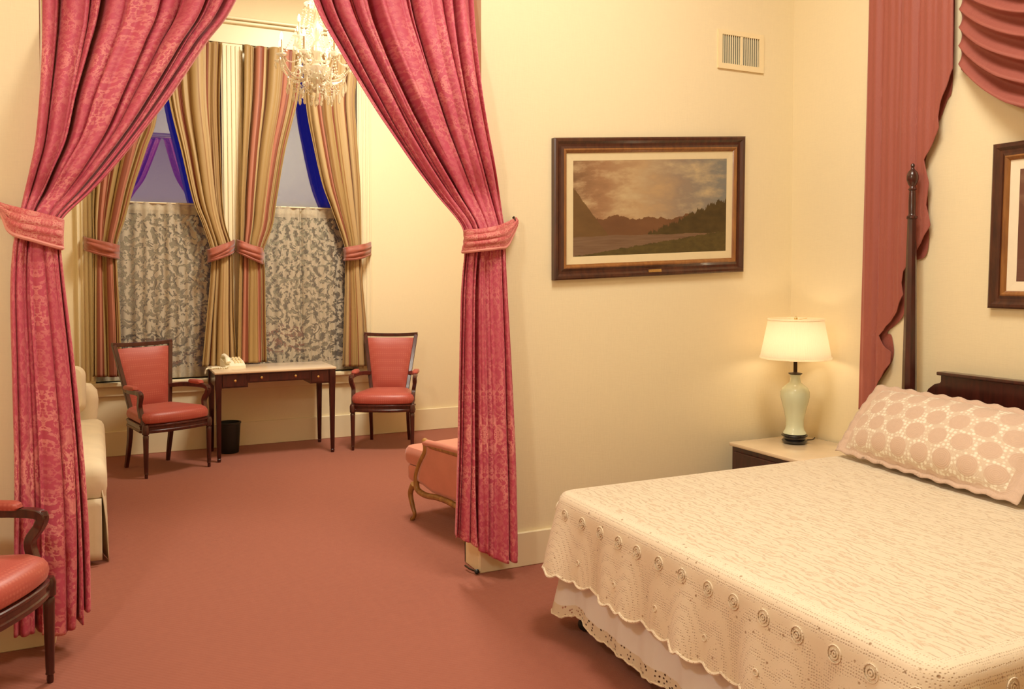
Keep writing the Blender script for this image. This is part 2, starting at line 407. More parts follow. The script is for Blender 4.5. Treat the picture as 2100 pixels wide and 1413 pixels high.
# window wall with two tall openings
W = [(-.02, 1.03), (1.215, 2.27)]; SZ, HZ = .64, 3.64; WT = .22
bm = NB()
box(bm, XLW, W[0][0], YW, YW+WT, 0, CEIL); box(bm, W[0][1], W[1][0], YW, YW+WT, 0, CEIL); box(bm, W[1][1], XRW, YW, YW+WT, 0, CEIL)
for a, b in W: box(bm, a, b, YW, YW+WT, 0, SZ); box(bm, a, b, YW, YW+WT, HZ, CEIL)
struct('wall_far', bm, M_wall)
for k, (a, b) in enumerate(W):
    w = bpy.data.objects.new('window_%d' % (k+1), None); C.objects.link(w); w.location = ((a+b)/2, YW+.1, SZ); w['kind'] = 'structure'
    bm = NB(); y0, y1 = YW+.10, YW+.15
    for c in ((a, a+.05, SZ, HZ), (b-.05, b, SZ, HZ), (a+.05, b-.05, SZ, SZ+.07), (a+.05, b-.05, HZ-.05, HZ), (a+.05, b-.05, 2.13, 2.18)):
        box(bm, c[0], c[1], y0, y1, c[2], c[3], .004, 1)
    obj('sash', bm, M_trim, w, False, True)
    for z0, z1 in ((SZ+.07, 2.13), (2.18, HZ-.05)):
        bm = NB(); box(bm, a+.05, b-.05, YW+.122, YW+.126, z0, z1); obj('pane', bm, M_pane, w, False, True)
# sill, apron, fluted pilasters, header cornice
bm = NB(); box(bm, -.20, 2.45, YW-.07, YW+.10, SZ-.035, SZ, .008); box(bm, -.16, 2.41, YW-.025, YW, SZ-.12, SZ-.035, .004)
struct('trim_1', bm, M_trim)
bm = NB()
for a, b in ((-.155, -.02), (1.03, 1.215), (2.27, 2.41)):
    box(bm, a, b, YW-.025, YW, SZ, HZ)
    n = 5 if b-a > .16 else 4
    for i in range(n):
        x = a + (i+.5)*(b-a)/n; box(bm, x-.009, x+.009, YW-.036, YW-.02, SZ+.02, HZ-.02, .004, 1)
struct('trim_2', bm, M_trim)
bm = NB(); box(bm, -.20, 2.45, YW-.035, YW, HZ, HZ+.17); box(bm, -.24, 2.49, YW-.07, YW, HZ+.17, HZ+.20, .01); box(bm, -.27, 2.52, YW-.10, YW, HZ+.20, HZ+.225, .008)
struct('trim_3', bm, M_trim)
# baseboards
def baseb(name, parts, h=.185, cap_h=.02):
    bm = NB()
    for x0, x1, y0, y1 in parts:
        box(bm, x0, x1, y0, y1, 0, h, .004, 1)
        cx0, cx1, cy0, cy1 = x0, x1, y0, y1
    struct(name, bm, M_trim)
baseb('baseboard_partition', [(XL, OX0+.02, YP-.02, YP), (OX1-.02, XR, YP-.02, YP), (OX0, OX0+.02, YP, YP+PT+.02), (OX1-.02, OX1, YP, YP+PT+.02), (XLW, OX0+.02, YP+PT, YP+PT+.02), (OX1-.02, XRW, YP+PT, YP+PT+.02)])
baseb('baseboard_far', [(XLW, XRW, YW-.022, YW)], .215)
baseb('baseboard_right', [(XR-.02, XR, YB, YP-.02)])
baseb('baseboard_sitting_left', [(XLW, XLW+.02, YP+PT+.02, YW-.022)])

# ------------------------------------------------------------------ drapery
def lerp_rows(rows, nz):
    "rows: dict list (PL, PR, amp); resample with catmull-rom by height"
    L = cr([r[0] for r in rows], nz); Rr = cr([r[1] for r in rows], nz)
    A = [v.x for v in cr([Vector((r[2], 0, 0)) for r in rows], nz)]
    return L, Rr, A
def drape(rows, folds, nrm, width, nz=14, nx=150, seed=0, hem=None, vlen0=0.0, sharp=.6, drift=.5, uvdir=1, creases=()):
    L, Rr, A = lerp_rows(rows, nz); N = Vector(nrm); n = len(L)
    rnd = random.Random(seed); ph = [rnd.uniform(0, 6.28) for _ in range(8)]
    pts, uvs = [], []; v = vlen0
    for j in range(n):
        w = j/(n-1); row, uvr = [], []
        if j: v += ((L[j]-L[j-1]).length + (Rr[j]-Rr[j-1]).length)/2
        T = (Rr[j]-L[j]); Tn = T.normalized()
        for i in range(nx+1):
            s = i/nx
            sw = s + .030*math.sin(2*PI*s*1.3+ph[0]) * math.sin(PI*s) + .018*math.sin(2*PI*3.1*s+ph[1])*math.sin(PI*s)
            a = 2*PI*folds*sw + ph[2] + drift*math.sin(2.2*w*PI+ph[3]) * math.sin(2*PI*s+ph[4])
            f1 = 2*abs(math.sin(a/2))**.6 - 1.2; f2 = 2*abs(math.sin(1.13*a+ph[5]+.9*w))**.8-1.1; f3 = math.sin(.37*a+ph[6])
            d = f1*(.75+.25*math.sin(.29*a+ph[7])) + f2*.17 + f3*.30
            for c0, cw, cd in creases: d -= cd*math.exp(-((s-c0-.012*math.sin(3*w*PI+c0*9))/cw)**2)
            amp = A[j] * (.9+.4*math.sin(PI*s))
            p = L[j] + T*s + N*(amp*d) - Tn*(amp*.45*math.sin(a)*math.sin(PI*s))
            if hem: p.z += hem(s) * max(0, (w-.8)/.2)**1.5
            row.append(p); uvr.append((s*width*uvdir, -v))
        pts.append(row); uvs.append(uvr)
    bm = NB(); grid(bm, pts, uvs); return bm
def rowsY(spec):
    "spec: (uL,vL,YL,uR,vR,YR,amp)"
    return [(at(a, b, Y=c), at(d, e, Y=f), g) for a, b, c, d, e, f, g in spec]
def strip(ptop, pbot, mat_name, parent, nt=8, wr=.008, seed=1, nrm=(0,-1,0), k=8, mat=None, name='tieback', piping=None, uvw=.9):
    "gathered band between two edge polylines (world points)"
    T, B = cr(ptop, k), cr(pbot, k); rnd = random.Random(seed); N = Vector(nrm)
    pts, uvs = [], []
    for j in range(nt*3+1):
        q = j/(nt*3); row, uvr = [], []
        for i in range(len(T)):
            s = i/(len(T)-1)
            p = T[i].lerp(B[i], q)
            bulge = math.sin(PI*q)*.018
            d = wr*(math.sin(q*nt*2*PI*.5 + 2.0*math.sin(3*s+seed) + 1.5*s) + .5*math.sin(q*23+7*s+seed))
            p = p + N*(bulge+d*math.sin(PI*min(1, max(0, q*.98+.01))))
            row.append(p); uvr.append((q*.35+s*.12, s*uvw))
        pts.append(row); uvs.append(uvr)
    bm = NB(); grid(bm, pts, uvs)
    o = obj(name, bm, mat, parent, True, True, 80)
    sol = o.modifiers.new('solid', 'SOLIDIFY'); sol.thickness = .006; sol.offset = -1
    if piping:
        bm = NB(); tube(bm, [b + N*.006 for b in B], piping, 8); obj('piping', bm, mat, o, True, True)
        bpy.context.view_layer.update()
    return o
YC = YP-.10     # where the big curtains hang in front of the partition
# left rose curtain
def solid(o, t=.004):
    m = o.modifiers.new('solid', 'SOLIDIFY'); m.thickness = t; m.offset = 0; return o
lc = thing('curtain', 'long rose pink damask curtain tied back at the left side of the opening', 'curtain', (.0, YP-.05, 0), 0, 'pink damask opening curtains')
spec = [(84,-165,4.19, 588,-165,4.19,.060),(85,0,4.18, 485,0,4.19,.066),(84,100,4.10, 424,88,4.18,.066),(80,190,4.02, 352,195,4.14,.062),(71,292,4.0, 303,258,4.10,.056),(60,350,4.0, 236,340,4.06,.048),(50,395,4.03, 186,393,4.04,.038),(42,432,4.0, 130,446,4.0,.030),
        (34,470,3.98, 124,480,3.98,.030),(26,512,3.98, 124,510,3.98,.034),(21,600,3.98, 134,600,4.0,.042),(24,760,3.97, 154,760,4.02,.050),(28,950,3.97, 173,950,4.04,.058),(27,1120,3.97, 184,1120,4.05,.062),(26,1270,3.97, 187,1262,4.05,.064)]
bm = drape([(Vector((OX0+.015, 4.20, 3.36)), Vector((.795, 4.20, 3.36)), .045)]+rowsY(spec[1:]), 6.5, (.15, -1, 0), 1.75, 12, 300, 3, hem=lambda s: -.055+.10*max(0, (s-.72)/.28), creases=((.09,.010,1.3),(.34,.012,2.0),(.60,.014,2.2),(.66,.02,.8),(.80,.010,1.4),(.93,.010,1.4)))
solid(obj('curtain_panel', bm, M_pink, lc, True, True, 180))
tp = [at(-30, 404, Y=YP-.02), at(0, 416, Y=4.03), at(40, 427, Y=3.94), at(84, 438, Y=3.92), at(122, 448, Y=3.95), at(129, 452, Y=4.04)]
bp = [at(-30, 412, Y=YP-.02), at(2, 436, Y=4.03), at(22, 476, Y=3.94), at(70, 493, Y=3.91), at(122, 508, Y=3.94), at(127, 508, Y=4.04)]
strip(tp, bp, '', lc, 7, .006, 4, (0,-1,0), 8, M_tie, 'tieback', .009)
# right rose curtain
rc = thing('curtain', 'long rose pink damask curtain tied back beside the framed landscape wall', 'curtain', (1.9, YP-.05, 0), 0, 'pink damask opening curtains')
spec = [(596,-165,4.19, 968,-165,4.18,.052),(640,0,4.19, 971,0,4.14,.056),(696,108,4.18, 978,90,4.05,.056),(762,217,4.14, 989,185,4.0,.054),(799,272,4.12, 1001,260,4.0,.050),(848,342,4.10, 1015,335,4.0,.042),(893,400,4.08, 1025,400,4.05,.036),(940,456,4.02, 1032,450,4.02,.030),
        (952,490,3.99, 1038,482,3.99,.028),(951,520,3.99, 1037,515,3.99,.030),(944,600,4.0, 1041,600,3.99,.036),(940,760,4.02, 1050,760,3.98,.044),(937,930,4.04, 1058,930,3.97,.052),(934,1040,4.05, 1061,1040,3.96,.056),(932,1108,4.06, 1063,1150,3.96,.058)]
bm = drape([(Vector((.825, 4.20, 3.36)), Vector((OX1-.015, 4.20, 3.36)), .045)]+rowsY(spec[1:]), 5.5, (-.1, -1, 0), 1.6, 12, 280, 12, hem=lambda s: .02 - .045*math.sin(PI*min(1, max(0, (s-.3)/.7))), drift=.35, creases=((.12,.009,1.2),(.20,.010,1.5),(.36,.013,2.3),(.55,.010,1.2),(.64,.010,1.6),(.86,.010,1.5)))
solid(obj('curtain_panel', bm, M_pink, rc, True, True, 180))
tp = [at(953, 474, Y=4.06), at(955, 472, Y=3.97), at(985, 470, Y=3.92), at(1018, 464, Y=3.93), at(1040, 455, Y=4.0), at(1058, 447, Y=YP-.03)]
bp = [at(949, 516, Y=4.06), at(951, 517, Y=3.97), at(985, 513, Y=3.91), at(1020, 509, Y=3.92), at(1040, 503, Y=3.98), at(1059, 462, Y=YP-.03)]
strip(tp, bp, '', rc, 7, .006, 9, (0,-1,0), 8, M_tie, 'tieback', .008)
bm = NB(); tube(bm, [(OX0, 4.20, 3.375), (OX1, 4.20, 3.375)], .016, 14); struct('opening_curtain_rod', bm, M_brass, True)  # brass curtain rod above the view, carrying both pink curtains
# hooks on the partition wall
def hook(x, z, label, yw=YP, depth=.05):
    t = thing('curtain_hook', label, 'hook', (x, yw, z))
    bm = NB(); lathe(bm, [(.020, 0), (.020, .004), (.008, .010), (.007, .03)], (0,0,0), 16)
    bmesh.ops.rotate(bm, cent=(0,0,0), matrix=Matrix.Rotation(PI/2, 3, 'X'), verts=bm.verts)
    obj('wall_plate', bm, M_metal, t)
    bm = NB(); tube(bm, cr([(0,-.02,0),(0,-.05,-.004),(0,-.066,.010),(0,-.062,.028),(0,-.054,.034)], 5), [.006]*20+[.008], 8)
    obj('hook_arm', bm, M_metal, t)
hk = at(1051, 452, Y=YP-.04); hook(hk.x, hk.z-.02, 'small dark metal tieback hook on the wall right of the pink curtain')
# striped window drapes
YD = YW-.10
def winpanel(label, spec, folds, seed, tie_t, tie_b, width, X):
    t = thing('drape', label, 'drape', (X, YD, SZ), 0, 'striped window drapes')
    rr = [(at(a, b, Y=YD), at(c, d, Y=YD), g) for a, b, c, d, g in spec]
    top = [(Vector((x0, YD, HZ-.02)), Vector((x1, YD, HZ-.02)), g) for x0, x1, g in [X_top[label]]]
    bm = drape([(l, r_, g*1.25) for l, r_, g in top+rr], folds*1.0, (0,-1,0), width, 12, 170, seed, drift=.3, creases=[((k+.4+.25*math.sin(seed*1.7+k*2.1))/3, .022, .75) for k in range(3)])
    solid(obj('drape_panel', bm, M_stripe, t, True, True, 180))
    strip([at(u, v, Y=y) for u, v, y in tie_t], [at(u, v, Y=y) for u, v, y in tie_b], '', t, 5, .007, seed, (0,-1,0), 6, M_striptie, 'tieback', .012)
    return t
A_, B_, C_, D_ = ('gold and rose striped drape at the left side of the left window',
  'gold and rose striped drape of the left window, tied back on the middle pier',
  'gold and rose striped drape of the right window, tied back on the middle pier',
  'gold and rose striped drape at the right side of the right window')
X_top = {A_: (-.02, .53, .034), B_: (.53, 1.03, .034), C_: (1.22, 1.74, .034), D_: (1.74, 2.28, .034)}
yf, yb = YD-.075, YW-.03
winpanel(A_, [(200,230,322,235,.034),(196,300,300,306,.034),(192,380,274,385,.032),(190,440,256,450,.028),(192,500,240,503,.024),(191,560,241,560,.028),(190,650,246,650,.034),(190,772,250,772,.038)], 4.2, 21,
  [(172,484,yb),(180,488,yf+.03),(205,494,yf),(232,500,yf),(245,503,yb-.03)], [(174,511,yb),(182,514,yf+.03),(205,521,yf),(232,527,yf),(243,529,yb-.03)], 1.25, .1)
winpanel(B_, [(346,205,450,205,.034),(371,310,452,310,.034),(395,410,456,410,.032),(415,460,462,460,.028),(432,515,476,508,.024),(432,560,478,560,.027),(424,650,480,650,.033),(414,752,486,748,.038)], 4.4, 5,
  [(425,511,yb-.03),(432,510,yf+.01),(455,502,yf),(470,496,yf+.02),(480,491,yb)], [(427,536,yb-.03),(434,534,yf+.01),(455,527,yf),(470,521,yf+.02),(480,515,yb)], 1.2, .95)
winpanel(C_, [(500,200,611,200,.034),(497,306,585,306,.034),(494,400,567,410,.032),(493,455,558,465,.028),(492,510,540,515,.024),(490,560,543,560,.027),(488,650,544,650,.033),(486,744,546,742,.038)], 4.0, 31,
  [(486,491,yb),(493,493,yf+.02),(512,501,yf),(532,507,yf+.01),(540,509,yb-.03)], [(486,515,yb),(493,519,yf+.02),(512,528,yf),(532,537,yf+.01),(540,541,yb-.03)], 1.2, 1.3)
winpanel(D_, [(628,215,728,200,.034),(640,285,732,285,.034),(660,375,738,375,.032),(680,430,740,440,.028),(707,508,741,505,.022),(708,560,742,560,.026),(706,650,750,650,.030),(703,752,757,750,.034)], 3.9, 44,
  [(704,509,yb-.03),(710,507,yf+.01),(728,504,yf),(748,500,yf+.02),(760,496,yb)], [(706,533,yb-.03),(711,532,yf+.01),(728,531,yf),(746,527,yf+.02),(759,521,yb)], 1.15, 2.2)
# lace cafe curtains
for k, (a, b) in enumerate(W):
    t = thing('lace_curtain', ['cream floral lace half curtain on the left window, behind the left armchair', 'cream floral lace half curtain on the right window, behind the desk'][k], 'curtain', ((a+b)/2, YW+.03, SZ), 0, 'lace half curtains')
    x0, x1 = a+.01, b-.01; pts, uvs = [], []; nx = 160
    for j in range(22):
        q = j/21; z = 2.20 - q*(2.20-SZ-.012); row, uvr = [], []
        for i in range(nx+1):
            s = i/nx; x = x0+(x1-x0)*s
            y = YW+.035 + .012*math.sin(2*PI*12*s+k+.8*math.sin(9*s))*(.7+.3*q) + .008*math.sin(2*PI*4.3*s+1+k) + (.04*math.exp(-((s-.5)/.012)**2) if k == 1 else 0)
            row.append((x, y, z)); uvr.append((s*1.25, 1.55*(1-q)))
        pts.append(row); uvs.append(uvr)
    bm = NB(); grid(bm, pts, uvs); obj('lace_panel', bm, M_lace, t, True, True, 180)
    bm = NB(); tube(bm, [(a+.003, YW+.035, 2.195), (b-.003, YW+.035, 2.195)], .007, 10); obj('curtain_rod', bm, M_trim, t, True, True)

# ------------------------------------------------------------------ bed-head drape (cascade) and swag
XD = XR-.03
cas = thing('bed_drape', 'dusty rose cascade drape with zigzag edge hanging behind the bedpost', 'drape', (XR-.04, 3.3, 0))
edge = [(1962,-260),(1962,-60),(1961,60),(1959,140),(1946,180),(1934,215),(1929,240),(1932,262),(1916,298),(1901,328),(1905,350),(1909,375),(1904,420),(1911,462),(1896,492),(1874,532),(1858,556),(1855,580),(1857,604),(1842,640),(1806,688),(1812,705),(1829,722),(1828,744),(1812,770),(1797,796),(1780,822),(1768,840)]
pts, uvs = [], []; ev = [at(u, v, X=XD) for u, v in edge]; dens = [a.lerp(b, k/5) for a, b in zip(ev, ev[1:]) for k in range(5)] + [ev[-1]]
for j, e in enumerate(dens):
    yl = 3.497 + (3.09-e.z)*.014; row, uvr = [], []
    nx = 90
    for i in range(nx+1):
        s = i/nx; y = yl + (e.y-yl)*s
        w = yl-y
        lay = .030*(w*7 % 1) if False else 0
        d = .008*(2*abs(math.sin(w*PI/.115+.4))**.6-1) + .003*math.sin(w*2*PI/.047+1.2+e.z*1.5) + .004*math.sin(w*2*PI/.21)
        row.append((XD - .004 - .012*w/.5 - d + .003*math.sin(e.z*9+w*8)*s, y, e.z)); uvr.append((w*1.8, e.z))
    pts.append(row); uvs.append(uvr)
bm = NB(); grid(bm, pts, uvs); o = obj('drape_panel', bm, M_dusty, cas, True, True, 60); solid(o, .004)
# second layer showing in the zigzag notches
edge2 = [(1962,-260),(1957,140),(1940,215),(1900,330),(1906,420),(1903,520),(1860,545),(1858,640),(1822,680),(1830,690),(1832,735),(1800,790),(1770,838)]
pts, uvs = [], []
for e in cr([at(u-2, v, X=XR-.01) for u, v in edge2], 6):
    yl = 3.48; row, uvr = [], []
    for i in range(31):
        s = i/30; y = yl+(e.y-yl)*s
        row.append((XR-.009+.003*math.sin(y*40), y, e.z)); uvr.append((-y, e.z))
    pts.append(row); uvs.append(uvr)
bm = NB(); grid(bm, pts, uvs); obj('drape_lining', bm, M_dusty, cas, True, True, 60)
sw = thing('swag', 'dusty rose draped swag with deep curved folds over the bed head', 'drape', (XR-.08, 2.36, 2.6))
pts, uvs = [], []; nt, ns = 190, 60; yc, hw = 2.36, .575
for j in range(nt+1):
    q = j/nt; row, uvr = [], []
    za = 3.62 - 1.02*q; sag = .08 + .23*q**.8
    for i in range(ns+1):
        s = -1 + 2*i/ns
        z = za - sag*(1-abs(s)**1.75)
        env = (.30+.70*(1-abs(s)**3))
        ph = q*2*PI*11.3 + .5*math.sin(s*2) 
        fold = (1-abs(math.sin(ph/2))**.7)
        x = XR - .012 - .12*env*(.20+.80*fold) - .05*(1-abs(s)**2)
        row.append((x, yc + hw*s*(1-.01*q), z - .03*env*fold)); uvr.append((q*1.4, s*.8))
    pts.append(row); uvs.append(uvr)
bm = NB(); grid(bm, pts, uvs); solid(obj('swag_cloth', bm, M_dusty, sw, True, True, 180), .004)

bm = NB(); box(bm, XR-.09, XR, yc-hw, yc+hw, 3.60, 3.63); obj('mounting_board', bm, M_mahog, sw, False, True)
# ------------------------------------------------------------------ armchairs (three)
def make_chair(label):
    t = thing('armchair', label, 'chair', (0,0,0), 0, 'coral upholstered wooden armchairs')
    fx, fy, bx_, by = .265, .215, .175, -.205
    SH = .412
    # D-shaped seat outline
    out = [(-bx_-.025, by-.01), (bx_+.025, by-.01)] + [(fx+.02, fy-.05)] + [(fx*math.cos(a), fy-.01+.065*math.sin(a)) for a in [PI*k/12 for k in range(1, 12)]] + [(-fx-.02, fy-.05)]
    o = dense([tuple(p) for p in out], .03)
    bm = NB(); puff(bm, o, [(1.0, SH-.065), (1.015, SH-.060), (1.015, SH-.045), (.995, SH-.040), (.995, SH-.02), (1.02, SH-.014), (1.02, SH-.004), (1.0, SH)], n_in=1); obj('seat_rail', bm, M_walnut, t)
    bm = NB(); puff(bm, o, [(.93, SH), (.99, SH+.012), (1.01, SH+.035), (.995, SH+.06), (.95, SH+.08), (.86, SH+.094)], crown=.026); obj('seat_cushion', bm, M_uph, t)
    for sx in (-1, 1):
        bm = NB(); x, y = sx*fx, fy
        lathe(bm, [(.011, 0), (.013, .012), (.012, .03), (.017, .036), (.015, .045), (.016, .06), (.021, SH-.11), (.022, SH-.085), (.017, SH-.078), (.026, SH-.07), (.027, SH-.02), (.02, SH)], (x, y, 0), 14)
        obj('leg', bm, M_walnut, t)
        bm = NB(); tube(bm, cr([(sx*bx_*1.02, by-.075, 0), (sx*bx_*1.0, by-.045, .12), (sx*bx_, by-.012, .27), (sx*bx_, by, SH)], 6), [(.013+.006*k/18, .014+.008*k/18) for k in range(19)], sec=SQ, up=(0,1,0)); obj('leg', bm, M_walnut, t)
    # back: trapezoid frame, wider at the top, leaning back
    def bp(s, q):   # s -1..1 across, q 0..1 up
        hwid = .165 + .075*q; return Vector((s*hwid*(1 + .0*q), by-.012-.115*q + .020*(1-s*s)*-1*q, .47+.525*q))
    bm = NB()
    for sx in (-1, 1):
        pth = [Vector((sx*bx_, by, SH-.04)), Vector((sx*(.168), by-.004, .45))] + [bp(sx, k/8) for k in range(9)]
        tube(bm, pth, [(.017, .015)]*len(pth), sec=SQ, up=(0,1,0))
    tp = []
    for k in range(15):
        s = -1.06+2.12*k/14; p = bp(max(-1, min(1, s)), 1); p.x = s*.24; p.z += .010*abs(s)**2.5 - .004; tp.append(p)
    tube(bm, tp, [(.016, .016)]*15, sec=SQ, up=(0,1,0))
    tube(bm, [bp(-1, .02), bp(0, .02), bp(1, .02)], .015, sec=SQ, up=(0,1,0))
    obj('back_frame', bm, M_walnut, t)
    bm = NB(); pts = []
    for face in (1, -1):
        rows = []
        for j in range(15):
            q = .045+.90*j/14; row = []
            for i in range(15):
                s = (-1+2*i/14)*.93; p = bp(s, q); b = (1-abs(s/.93)**4)*(1-abs((q-.495)/.45)**4)
                p.y += (.008+.026*b)*face*(1 if face == 1 else .7); row.append(p)
            rows.append(row)
        if face < 0: rows = [r[::-1] for r in rows]
        grid(bm, rows)
    bmesh.ops.remove_doubles(bm, verts=bm.verts, dist=.0005)
    obj('backrest', bm, M_uph, t)
    for sx in (-1, 1):
        pb = bp(sx, .30)
        path = cr([pb+Vector((0, .0, .01)), Vector((sx*.235, by+.06, .652)), Vector((sx*.272, by+.18, .655)), Vector((sx*.282, fy-.085, .655)), Vector((sx*.285, fy-.035, .64)), Vector((sx*.283, fy-.045, .60)), Vector((sx*.272, fy-.075, .545)), Vector((sx*.268, fy-.055, .47)), Vector((sx*.262, fy-.02, SH-.015))], 6)
        bm = NB(); tube(bm, path, [(.018, .019 if 18 < i < 30 else .017) for i in range(len(path))], sec=SQ, up=(0,0,1) if False else (1,0,0))
        lathe(bm, [(0, -.019), (.013, -.016), (.019, 0), (.013, .016), (0, .019)], (sx*.286, fy-.028, .645), 12)
        arm = obj('armrest', bm, M_walnut, t)
        bm = NB(); puff(bm, rrect(-.025, .025, -.095, .095, .022, 4), [(.9, 0), (1, .009), (.95, .022), (.8, .030)], Matrix.Translation((sx*.276, by+.215, .668)), crown=.004, n_in=3)
        obj('arm_pad', bm, M_uph, arm)
    return t
def face_angle(fx, fy): return math.atan2(fy, fx) - PI/2
def place(fl, fr, bl, br):
    fc = ((fl[0]+fr[0])/2, (fl[1]+fr[1])/2); bc = ((bl[0]+br[0])/2, (bl[1]+br[1])/2)
    d = Vector((fc[0]-bc[0], fc[1]-bc[1])); w = Vector((fr[0]-fl[0], fr[1]-fl[1])).normalized()
    n = Vector((w.y, -w.x));  n = n if n.dot(d) > 0 else -n
    dd = (d.normalized()+n).normalized()
    return (fc[0]-dd.x*.215, fc[1]-dd.y*.215, 0), face_angle(dd.x, dd.y)
ch = make_chair('coral red upholstered armchair at the left end of the desk, before the left window')
L, a = place((.309, 7.121), (.814, 7.339), (.227, 7.526), (.528, 7.699)); ch.location = L; ch.rotation_euler.z = a
L, a = place((2.003, 7.448), (2.543, 7.257), (2.29, 7.723), (2.598, 7.523))
clone(ch, L, a, 'coral red upholstered armchair standing right of the desk against the bare wall')
d3 = Vector((.87, -.5)).normalized(); leg = Vector((-.185, 3.715)); side = Vector((-d3.y, d3.x))   # left-hand side when facing forward
c3 = leg - side*.265 - d3*.215
clone(ch, (c3.x, c3.y, 0), face_angle(d3.x, d3.y), 'coral red upholstered armchair cut off by the bottom left frame edge, nearest the viewer')

# ------------------------------------------------------------------ desk
DX0, DX1, DY0, DY1 = .865, 1.885, 7.44, 8.0
dk = thing('writing_desk', 'dark mahogany writing desk with pale top and three brass-knobbed drawers', 'desk', ((DX0+DX1)/2, (DY0+DY1)/2, 0))
bm = NB(); box(bm, DX0, DX1, DY0, DY1, .738, .758, .005); obj('desk_top', bm, M_marble, dk, True, True)
bm = NB(); a0, a1, b0, b1 = DX0+.02, DX1-.02, DY0+.025, DY1-.02
box(bm, a0, a1, b0, b0+.018, .655, .738); box(bm, a0, a1, b1-.018, b1, .62, .738); box(bm, a0, a0+.018, b0, b1, .62, .738); box(bm, a1-.018, a1, b0, b1, .62, .738)
box(bm, a0+.02, 1.135, b0+.001, b0+.30, .618, .66); box(bm, 1.66, a1-.02, b0+.001, b0+.30, .618, .66)
obj('apron', bm, M_mahog, dk, False, True)
for x0, x1, z0, kn in ((a0+.045, 1.125, .628, [1.03]), (1.145, 1.65, .663, [1.245, 1.53]), (1.67, a1-.045, .628, [1.725])):
    bm = NB(); box(bm, x0, x1, b0-.007, b0+.004, z0, .728, .003, 1)
    dr = obj('drawer', bm, M_walnut, dk, False, True)
    for kx in kn:
        bm = NB(); lathe(bm, [(.004, 0), (.004, .010), (.011, .014), (.012, .020), (.007, .026), (0, .027)], (0,0,0), 14)
        bmesh.ops.rotate(bm, cent=(0,0,0), matrix=Matrix.Rotation(PI/2, 3, 'X'), verts=bm.verts); bmesh.ops.translate(bm, vec=(kx, b0-.007, (z0+.728)/2), verts=bm.verts)
        obj('knob', bm, M_brass, dr, True, True)
for x in (a0+.012, a1-.012):
    for y in (b0+.012, b1-.012):
        bm = NB(); tube(bm, [(x, y, 0), (x, y, .025), (x, y, .03), (x, y, .035), (x, y, .60), (x, y, .615), (x, y, .738)], [.012, .016, .012, .015, .024, .027, .027], sec=SQ, up=(0,1,0))
        obj('leg', bm, M_mahog, dk, True, True)
# phone
ph = thing('telephone', 'ivory desk telephone with handset on the writing desk', 'telephone', (1.06, 7.80, .758), .12)
bm = NB(); rows = []
sec = [(-.10, 0), (-.10, .02), (-.02, .055), (.09, .075), (.105, .068), (.105, 0)]
for x in (-.085, -.08, .08, .085):
    k = .97 if abs(x) > .082 else 1
    rows.append([(x, y*k, z*k) for y, z in sec])
V = grid(bm, rows, close_u=True); cap(bm, V[0][::-1]); cap(bm, V[-1]); obj('phone_base', bm, M_white, ph, True)
bm = NB(); tube(bm, cr([(-.062, -.095, .052), (-.060, -.06, .085), (-.058, 0, .098), (-.056, .07, .100), (-.054, .105, .080)], 5), [(.022, .016)]*6+[(.017, .011)]*9+[(.023, .017)]*6, 10); obj('handset', bm, M_white, ph)
bm = NB()
for i in range(3):
    for j in range(4): box(bm, .0+i*.026, .017+i*.026, -.06+j*.028, -.043+j*.028, .040+j*.011, .052+j*.011, .002, 1)
obj('keypad', bm, M_vent, ph)
bm = NB(); cp = cr([(-.05, -.09, .02), (-.10, -.11, .005), (-.16, -.08, .006), (-.21, -.10, .006), (-.245, -.13, .012), (-.262, -.14, -.006), (-.268, -.14, -.03)], 10)
tube(bm, [p+Vector((0, .004*math.sin(i*2.2), .004+.004*math.cos(i*2.2))) for i, p in enumerate(cp)], .006, 8); obj('handset_cord', bm, M_white, ph)
# notepad beside phone
bm = NB(); box(bm, .885, .995, 7.70, 7.86, .7585, .764, .001, 1)
P(obj('notepad', bm, M_matw, None, False), 'thin pale notepad lying at the left end of the desk beside the telephone', 'notepad')
# waste basket
wb = thing('wastebasket', 'small black round wastebasket under the left end of the desk', 'bin', (1.03, 7.86, 0))
bm = NB(); lathe(bm, [(.078, 0), (.082, .006), (.098, .262), (.094, .262), (.078, .012), (0, .012)], (0,0,0), 32, capit=False); obj('bin_body', bm, M_bin, wb)
bm = NB(); lathe(bm, [(.096, .255), (.103, .258), (.103, .270), (.093, .270), (.093, .258), (.096, .255)], (0,0,0), 32, capit=False); obj('rim', bm, M_bin, wb)

# ------------------------------------------------------------------ cream slipcovered sofa
sf = thing('sofa', 'cream slipcovered sofa mostly hidden behind the left pink curtain', 'sofa', (-.45, 6.05, 0))
sx0, sx1, sy0, sy1 = -.90, .03, 5.12, 7.02
bm = NB(); box(bm, sx0, sx1-.04, sy0+.02, sy1, .06, .34, .03, 3); obj('sofa_base', bm, M_slip, sf, True, True)
o = dense(rrect(sx0+.12, sx1+.005, sy0, sy1-.22, .07), .05)
bm = NB(); puff(bm, o, [(.93, .34), (.98, .36), (1.0, .41), (1.0, .47), (.985, .505), (.95, .53), (.90, .545)], crown=.025)
for v in bm.verts: v.co += Vector((0, 0, .012*noise.noise(v.co*5)))
obj('seat_cushion', bm, M_slip, sf, True, True)
bm = NB(); puff(bm, dense(rrect(sx0+.02, sx1-.04, sy1-.21, sy1, .09), .05), [(.97, .06), (1, .1), (.99, .5), (1.02, .66), (1.0, .73), (.92, .775), (.75, .79)], crown=.01); obj('arm', bm, M_slip, sf, True, True)
